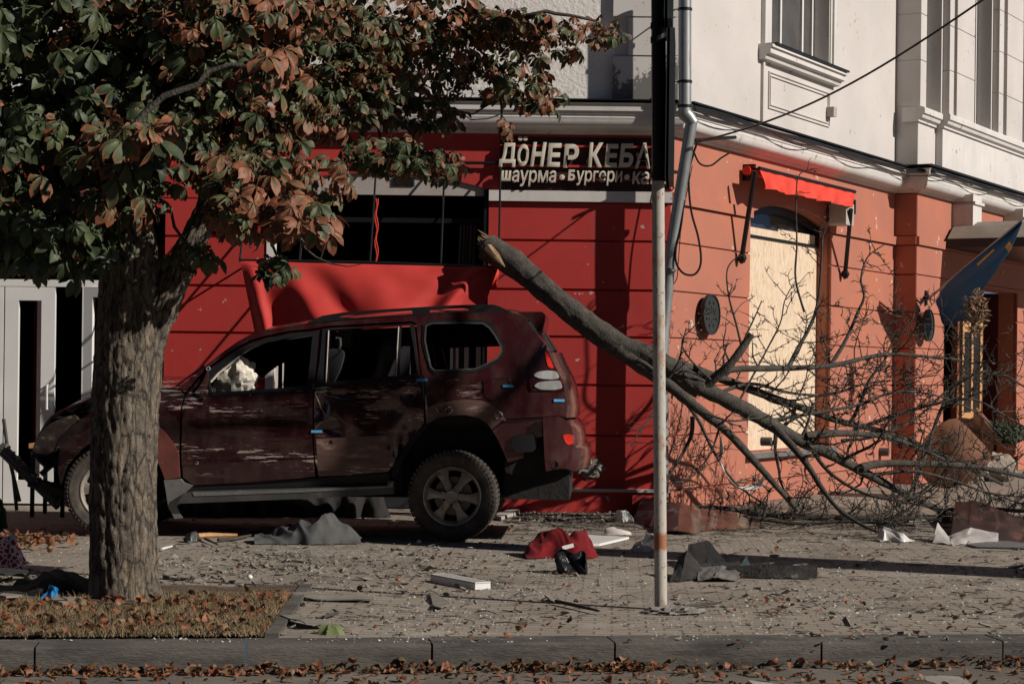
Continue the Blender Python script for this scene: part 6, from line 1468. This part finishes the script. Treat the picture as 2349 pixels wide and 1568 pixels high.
# spiky husks in the gutter
hk = M('green_chestnut_husk', (.17, .18, .07), .8, bmp=.2)
for x, y, lb in ((1722, 1520, 'spiky green chestnut husk on the road left of the glass slab'), (1917, 1513, 'spiky green chestnut husk below the right kerb joint'), (40, 1508+0, None), (1513, 1520, 'spiky green chestnut husk in the gutter below the pole'), (2206, 1494, 'spiky green chestnut husk at the right end of the gutter')):
    if not lb: continue
    q = G(x, y, -.14)+Vector((0, 0, .028)); mb = MB(); mb.blob(q, (.028, .028, .026), 0, .1, 3, 1, 14, 10, None)
    for k in range(60):
        d = Vector((dr_.gauss(0, 1), dr_.gauss(0, 1), dr_.gauss(0, 1))).normalized(); mb.tube([q+d*.025, q+d*.040], [.003, .0008], 3, False)
    solo(mb, 'chestnut_husk', hk, lb, 'husk', None, 'chestnut husks in the gutter')
for x, y, lb in ((825, 1353, 'brown chestnut lying on the pavement right of the verge corner'), (913, 1335, 'brown chestnut lying near the white grille'), (961, 1246, 'pale pebble lying in front of the rear wheel'), (573, 1328, 'pale pebble beside the tree trunk')):
    q = G(x, y)+Vector((0, 0, .016)); mb = MB(); mb.blob(q, (.02, .02, .017), 0, .1, 3, 1, 14, 10, None); c_ = 'chestnut' if 'chestnut' in lb else 'pebble'
    solo(mb, c_, mt['woodd'] if c_ == 'chestnut' else mt['pvc'], lb, c_, None)
# sticks
def stick(L, r, lab, mat='twig', z=.02, nm='stick'):
    mb = MB(); pts = [G(x, y)+Vector((0, 0, z)) for x, y in L]; mb.tube(pts, [r]*(len(pts)-1)+[r*.6], 7, True, .1); solo(mb, nm, mt[mat], lab, nm)
stick([(447, 1234), (480, 1232), (545, 1232)], .022, 'thick peeled broken stick beside the grey sweater', 'wood')
stick([(500, 1243), (540, 1240), (575, 1232)], .015, 'thin grey stick touching the sweater sleeve')
stick([(1275, 1385), (1320, 1395), (1375, 1408)], .012, 'forked dark twig on the pavement left of the white pole')
stick([(1570, 1398), (1620, 1392), (1655, 1388)], .010, 'dark twig lying right of the concrete lump')
stick([(742+0, 1422), (775, 1412), (765, 1405)], .010, 'short dark twig near the kerb beside the verge')
stick([(370, 1263), (395, 1256)], .012, 'white plastic rod lying right of the tree trunk', 'pvc', .015, 'rod')
stick([(470, 1240), (500, 1254)], .012, 'grey plastic strip lying among the sticks by the sweater', 'greyp', .02, 'rod')
heap('hard_hat_shell', [(420, .02), (432, .06), (448, .07), (462, .02)], 1243, .14, 4, .2, mt['greyp'], 'rounded grey plastic shell lying left of the sticks', 'shell')
# left side: patterned cloth, dark sheet, blue gloves, table, torn beam
pc, t, b = newmat('red_cell_pattern_cloth'); tc = N(t, 'ShaderNodeTexCoord').outputs['Object']; v = nz(t, 24, 1, tc, None, .5, 'ShaderNodeTexVoronoi'); v.feature = 'DISTANCE_TO_EDGE'
c = mixc(t, ramp(t, v.outputs[0], .05, .09), (.62, .56, .54), (.25, .01, .03)); t.links.new(c, b.inputs['Base Color']); b.inputs['Roughness'].default_value = .9
heap('patterned_cloth', [(-40, .15), (0, .20), (20, .19), (38, .12), (50, .06), (58, .01)], 1312, .40, 6, .6, pc, 'red cloth with pale cell pattern heaped at the left edge', 'cloth')
heap('rubber_sheet', [(-20, .02), (50, .05), (95, .12), (150, .13), (185, .08), (205, .02)], 1368, .5, 9, .25, felt, 'dark crumpled rubber sheet lying left of the tree trunk', 'sheet')
blu = M('blue_latex', (.01, .17, .42), .35, bmp=.5, bs_=20)
heap('glove', [(98, .02), (110, .05), (125, .045), (138, .01)], 1375, .12, 2, .7, blu, 'bright blue rubber glove in front of the dark rubber sheet', 'glove')
heap('glove', [(143, .01), (155, .045), (170, .05), (182, .01)], 1366, .12, 7, .7, blu, 'bright blue rubber glove closest to the tree trunk', 'glove')
for i, (x, y, w, lb) in enumerate(((70, 1345, 60, 'grey roofing tile piece on top of the debris left of the tree'), (20, 1330, 90, 'dark slate piece at the left edge below the patterned cloth'), (110, 1340, 50, 'pale grey tile piece behind the rubber sheet'), (150, 1392, 70, 'grey cardboard piece at the left part of the verge'), (20, 1385, 60, 'grey flat tile piece lying on the verge at the left edge'))):
    flat('debris_slab', [(x-w/2, y+3), (x-w*.2, y-5), (x+w/2, y-3), (x+w*.3, y+6), (x-w*.1, y+8)], .012, felt if i == 1 else cardm, lb, 'debris piece', z=.02+.01*(i % 3), warp=.03, seed=i*4)
heap('shade_heap', [(380, .05), (440, .34), (520, .30), (610, .40), (700, .32), (800, .36), (870, .30), (893, .05)], 1184, .9, 31, .5, mt['liner'], 'added dark heap standing in for the shade between the car and the shop opening', 'shade heap', nu=120)  # added heap: its dark material stands in for the black shade behind the car
CTb = thing('cafe_table', G(85, 1190), 'small dark metal table with an orange brown top behind the car nose', 'table')
tz = 18.8
mb = MB(); a, b = P(66, 1019, tz), P(150, 1019, tz); mb.box(a.x, b.x, tz, tz+.6, a.z-.035, a.z+.01); mb.build('table_top', mt['wood'], CTb)
for x in (a.x+.03, b.x-.03):
    for y in (tz+.04, tz+.56): mb = MB(); mb.box(x-.018, x+.018, y-.018, y+.018, 0, a.z-.036); mb.build('leg', mt['blackm'], CTb)
mb = MB(); q0, q1 = P(3, 1022, 17.6), P(128, 1150, 17.4)
mb.tube([q0, q0+(q1-q0)*.3, q1], [.045, .04, .03], 5); mb.tube([q0+Vector((0, 0, -.06)), q1+Vector((.02, 0, -.05))], .03, 5)
for k in range(8): e = q0+(q1-q0)*(.1+.1*k); mb.obox(e+Vector((0, 0, .03)), .05, .05, .04, (dr_.random(), dr_.random(), dr_.random()))
solo(mb, 'bumper_beam', mt['greyp'], 'broken bumper beam leaning diagonally in front of the white doors', 'bumper')
for L_, lb in (([(8, 960), (20, 1050), (45, 1150)], 'thin bent metal strip leaning on the white doors, left one'), ([(14, 1010), (30, 1090), (38, 1170)], 'thin bent metal strip leaning on the white doors, right one')):
    mb = MB(); mb.tube([P(x, y, 18.2) for x, y in L_], .018, 5); solo(mb, 'metal_strip', mt['greyp'], lb, 'strip', None, 'bent metal strips by the white doors')
heap('green_bag', [(-25, .1), (-5, .22), (8, .14), (14, .01)], 1215, .3, 4, .4, M('green_bag_plastic', (.01, .12, .03), .4, bmp=.2), 'green plastic bag at the left edge in the shade', 'bag')
# ribbons of white tape in the branches
for L_, lb in (([(1640, 972), (1652, 1000), (1655, 1030), (1650, 1060)], 'white paper strip hanging from the lower branch'), ([(1655, 1062), (1672, 1100), (1700, 1118), (1740, 1112), (1755, 1085)], 'white paper strip curling below the spotlight in the branches')):
    pp = px3([(x, y, 18.7) for x, y in L_]); S_ = spl([tuple(p) for p in pp], 8)
    mb = MB(); mb.sheet(lambda u, v: Vector(S_[int(round(u*(len(S_)-1)))])+Vector((.03*(v-.5)*math.cos(u*5), .05*(v-.5), -.04*(v-.5)*math.sin(u*5+1))), len(S_)-1, 2, .002); solo(mb, 'paper_strip', mt['pvc'], lb, 'paper', smooth=60)
# ------------------------------------------------------------ uncountable litter
def scatter_ok(p): return True
LR = np.random.default_rng(11)
def dens(p, s=1.2): return .5+.5*noise.noise(Vector((p.x*s, p.y*s, 5)))
glm, t, b = newmat('broken_glass'); b.inputs['Base Color'].default_value = (.62, .68, .66, 1); b.inputs['Roughness'].default_value = .12; b.inputs['Specular IOR Level'].default_value = .8
mb = MB(); n = 0
while n < 5600:
    x, y = dr_.uniform(-60, 2420), 1185+350*dr_.random()**.9
    z = -.14 if y > 1535 else 0
    if 1475 < y <= 1535: continue
    p = G(x, y, z); w = dens(p)**3*3.6*(.45 if y > 1440 else 1)
    if (p-G(950, 1300)).length < 1.6: w *= 1.8
    if dr_.random() > w: continue
    s = dr_.uniform(.003, .0075)*(1.5 if dr_.random() < .06 else 1); a = dr_.uniform(0, 6.28); up = Vector((dr_.gauss(0, .35), dr_.gauss(0, .35), 1)).normalized(); u_ = up.orthogonal().normalized(); v_ = up.cross(u_)
    c = p+Vector((0, 0, s*.7+.001)); k = len(mb.v)
    for i in range(4): an = a+i*1.571+dr_.uniform(-.3, .3); mb.v.append(c+(u_*math.cos(an)+v_*math.sin(an))*s)
    mb.v.append(c-up*s*.7); mb.f += [(k, k+1, k+2, k+3), (k, k+4, k+1), (k+1, k+4, k+2), (k+2, k+4, k+3), (k+3, k+4, k)]; n += 1
o = mb.build('glass_shards', glm, None, 0); tag(o, 'glittering crumbs of broken glass strewn over the pavement and road', 'glass shards', kind='stuff')
# curled brown leaflets
lfm = leafmat('fallen_leaf', (.10, .08, .04), (.20, .12, .06), (.28, .115, .058), (.17, .065, .035))
def leaflet_batch(name, spots, label, cat):
    vs_, fs_, cs = [], [], []; off = 0
    for p, s in spots:
        rows = 5; V = []; E = []; curl = dr_.uniform(-1.2, 1.8); fold = dr_.uniform(-.8, .9); wr = dr_.uniform(.28, .45); tone = dr_.random()
        for i in range(rows+1):
            u = i/rows; wd = s*wr*math.sin(math.pi*min(.97, .06+.86*u))**.8
            for q in (-1, 0, 1):
                V.append(((u-.5)*s, wd*q, abs(q)*wd*fold+curl*s*(u-.5)**2+.10*s*dr_.uniform(-1, 1))); E.append(.1+tone*.9)
        V = np.array(V); R3 = Matrix.Rotation(dr_.uniform(0, 6.28), 3, 'Z') @ Matrix.Rotation(dr_.gauss(0, .5), 3, 'X') @ Matrix.Rotation(dr_.gauss(0, .35), 3, 'Y')
        V = V @ np.array(R3).T; V[:, 2] -= V[:, 2].min()-.002; V += np.array(p)
        Fc = np.array([(i*3+j, i*3+j+1, i*3+j+4, i*3+j+3) for i in range(rows) for j in range(2)])
        vs_.append(V); fs_.append(Fc+off); cs += E; off += len(V)
    v = np.concatenate(vs_); f = np.concatenate(fs_); c = np.array(cs); me = bpy.data.meshes.new(name)
    me.from_pydata(v.tolist(), [], f.tolist()); me.shade_smooth(); ca = me.color_attributes.new('brown', 'FLOAT_COLOR', 'POINT'); ca.data.foreach_set('color', np.stack([c, c, c, np.ones_like(c)], 1).astype(np.float32).ravel())
    me.materials.append(lfm); o = bpy.data.objects.new(name, me); COL.objects.link(o); return tag(o, label, cat, kind='stuff')
sp = []
for _ in range(1100):                                  # gutter line
    x = dr_.uniform(-30, 2420); d_ = abs(dr_.gauss(0, .035)); w = .5+.5*noise.noise(Vector((x*.006, 0, 2)))
    if dr_.random() > (w*1.3 if x < 1500 else w*.55): continue
    p = kp((G(x, 1535, -.14)-KA).dot(kd), -.02-d_*1.6, -.14+max(0, .035-d_)*dr_.random()*1.4); sp.append((p, dr_.uniform(.022, .06)))
for _ in range(420): x, y = dr_.uniform(-30, 2420), dr_.uniform(1536, 1585); sp.append((G(x, y, -.14), dr_.uniform(.02, .055)))
def inverge(x, y): return inpoly((x, y), [(-200, 1466), (600, 1464), (672, 1372), (400, 1378), (-200, 1392)])
for _ in range(1150):
    x, y = dr_.uniform(-60, 690), dr_.uniform(1345, 1466)
    if inverge(x, y) and dr_.random() < dens(G(x, y), 3)**2*1.9: sp.append((G(x, y)+Vector((0, 0, .02+.02*dr_.random())), dr_.uniform(.025, .07)))
for _ in range(800):
    x, y = dr_.uniform(360, 2420), 1190+285*dr_.random(); p = G(x, y)
    if inverge(x, y): continue
    if dr_.random() < dens(p, 1.4)**3.5*3.5: sp.append((p, dr_.uniform(.015, .055)))
for _ in range(160): p = G(dr_.gauss(60, 50), dr_.gauss(1243, 8)); sp.append((p, dr_.uniform(.04, .09)))
leaflet_batch('fallen_leaves', sp, 'curled rust brown chestnut leaves scattered on verge, gutter and pavement', 'fallen leaves')
# twig, bark and crumb litter
mb = MB()
for _ in range(3000):
    r_ = dr_.random()
    if r_ < .42: x, y = dr_.uniform(1150, 2420), 1182+abs(dr_.gauss(0, 30))
    elif r_ < .62: x, y = dr_.uniform(1150, 1620), dr_.uniform(1176, 1192)
    else: x, y = dr_.uniform(370, 2400), 1200+230*dr_.random()
    p = G(x, y)
    if r_ >= .62 and dr_.random() > dens(p, 1.6)**2*2.2: continue
    L = dr_.uniform(.03, .22)*(1.3 if r_ < .42 else .8); a = dr_.gauss(0, .8); d = Vector((math.cos(a), math.sin(a), 0)); r0 = dr_.uniform(.0015, .0045); m_ = p+d*L*.5+Vector((-d.y, d.x, 0))*dr_.uniform(-.15, .15)*L
    mb.tube([p+Vector((0, 0, r0+.001)), m_+Vector((0, 0, r0+.015*dr_.random())), p+d*L+Vector((0, 0, r0+.001))], [r0, r0*.9, r0*.5], 4)
tag(mb.build('twig_litter', mt['twig'], None, 0), 'small broken twigs littering the pavement', 'twig litter', kind='stuff')
mb = MB()
for _ in range(4200):
    r_ = dr_.random()
    if r_ < .3: x, y = dr_.uniform(1150, 1640), dr_.uniform(1176, 1196)
    elif r_ < .6: x, y = dr_.uniform(360, 1000), dr_.gauss(1290, 30)
    elif r_ < .75: x, y = dr_.uniform(-60, 210), dr_.gauss(1345, 22)
    else: x, y = dr_.uniform(360, 2400), dr_.uniform(1200, 1470)
    if y < 1176 or y > 1470: continue
    p = G(x, y)
    if r_ > .3 and dr_.random() > dens(p, 1.3)**2.5*3: continue
    s = dr_.uniform(.004, .018)*(1.9 if dr_.random() < .12 else 1); mb.obox(p+Vector((0, 0, s*.25)), s*dr_.uniform(1, 4.5), s*dr_.uniform(.6, 1.5), s*dr_.uniform(.15, .6), (dr_.gauss(0, .3), dr_.gauss(0, .3), dr_.uniform(0, 6)))
for _ in range(420):
    x, y = (dr_.uniform(360, 1100), dr_.gauss(1300, 45)) if dr_.random() < .45 else (dr_.uniform(360, 2400), dr_.uniform(1195, 1465))
    if not 1190 < y < 1468: continue
    p = G(x, y)
    if dr_.random() > dens(p, 1.4)**2*2.5: continue
    s = dr_.uniform(.02, .06); k = dr_.randrange(4, 7); an = dr_.uniform(0, 6); el = dr_.uniform(.25, .8); pts = []
    for i in range(k): a = 6.283*i/k+dr_.uniform(-.3, .3); r = s*dr_.uniform(.6, 1.2); q_ = Matrix.Rotation(an, 2) @ Vector((r*math.cos(a), r*math.sin(a)*el)); pts.append((q_.x, q_.y))
    tl_, tm_ = dr_.gauss(0, .18), dr_.gauss(0, .18)
    mb.plate(pts, [], lambda a, b, c: p+Vector((a, b, .012+c+a*tl_+b*tm_)), dr_.uniform(.002, .008))
tag(mb.build('rubble', M('rubble_crumbs', (.25, .22, .185), .95, var=.7, vs_=9, fs=3, bmp=.4), None, 0), 'grey crumbs and flakes of rubble and bark on the pavement', 'rubble', kind='stuff')
# grass
gv, gf = [], []
for _ in range(22000):
    x, y = dr_.uniform(-80, 680), dr_.uniform(1368, 1468)
    if not inpoly((x, y), [(-200, 1467), (607, 1465), (675, 1362), (380, 1372), (360, 1400), (215, 1400), (200, 1378), (-200, 1388)]): continue
    p = G(x, y); w = dens(p, 2.6)
    if dr_.random() > .25+w: continue
    h = dr_.uniform(.02, .06)*(.7+w); a = dr_.uniform(0, 6.28); d = Vector((math.cos(a), math.sin(a), 0))*.0022; b_ = Vector((dr_.gauss(0, .6), dr_.gauss(0, .6), 1)).normalized()*h; k = len(gv)
    q = p+Vector((0, 0, .012)); gv += [q-d, q+d, q+b_*.55+d*.7, q+b_*.55-d*.7, q+b_+Vector((b_.x, b_.y, 0))*.5]; gf += [(k, k+1, k+2, k+3), (k+3, k+2, k+4)]
mb = MB(); mb.v = gv; mb.f = gf
me = bpy.data.meshes.new('grass'); me.from_pydata([tuple(v) for v in gv], [], gf); m = M('dry_grass', (.27, .19, .11), .85, var=.5, vs_=4, col2=(.12, .105, .055), bmp=0); me.materials.append(m)
o = bpy.data.objects.new('grass', me); COL.objects.link(o); tag(o, 'short half dry grass growing on the verge round the tree', 'grass', kind='stuff')
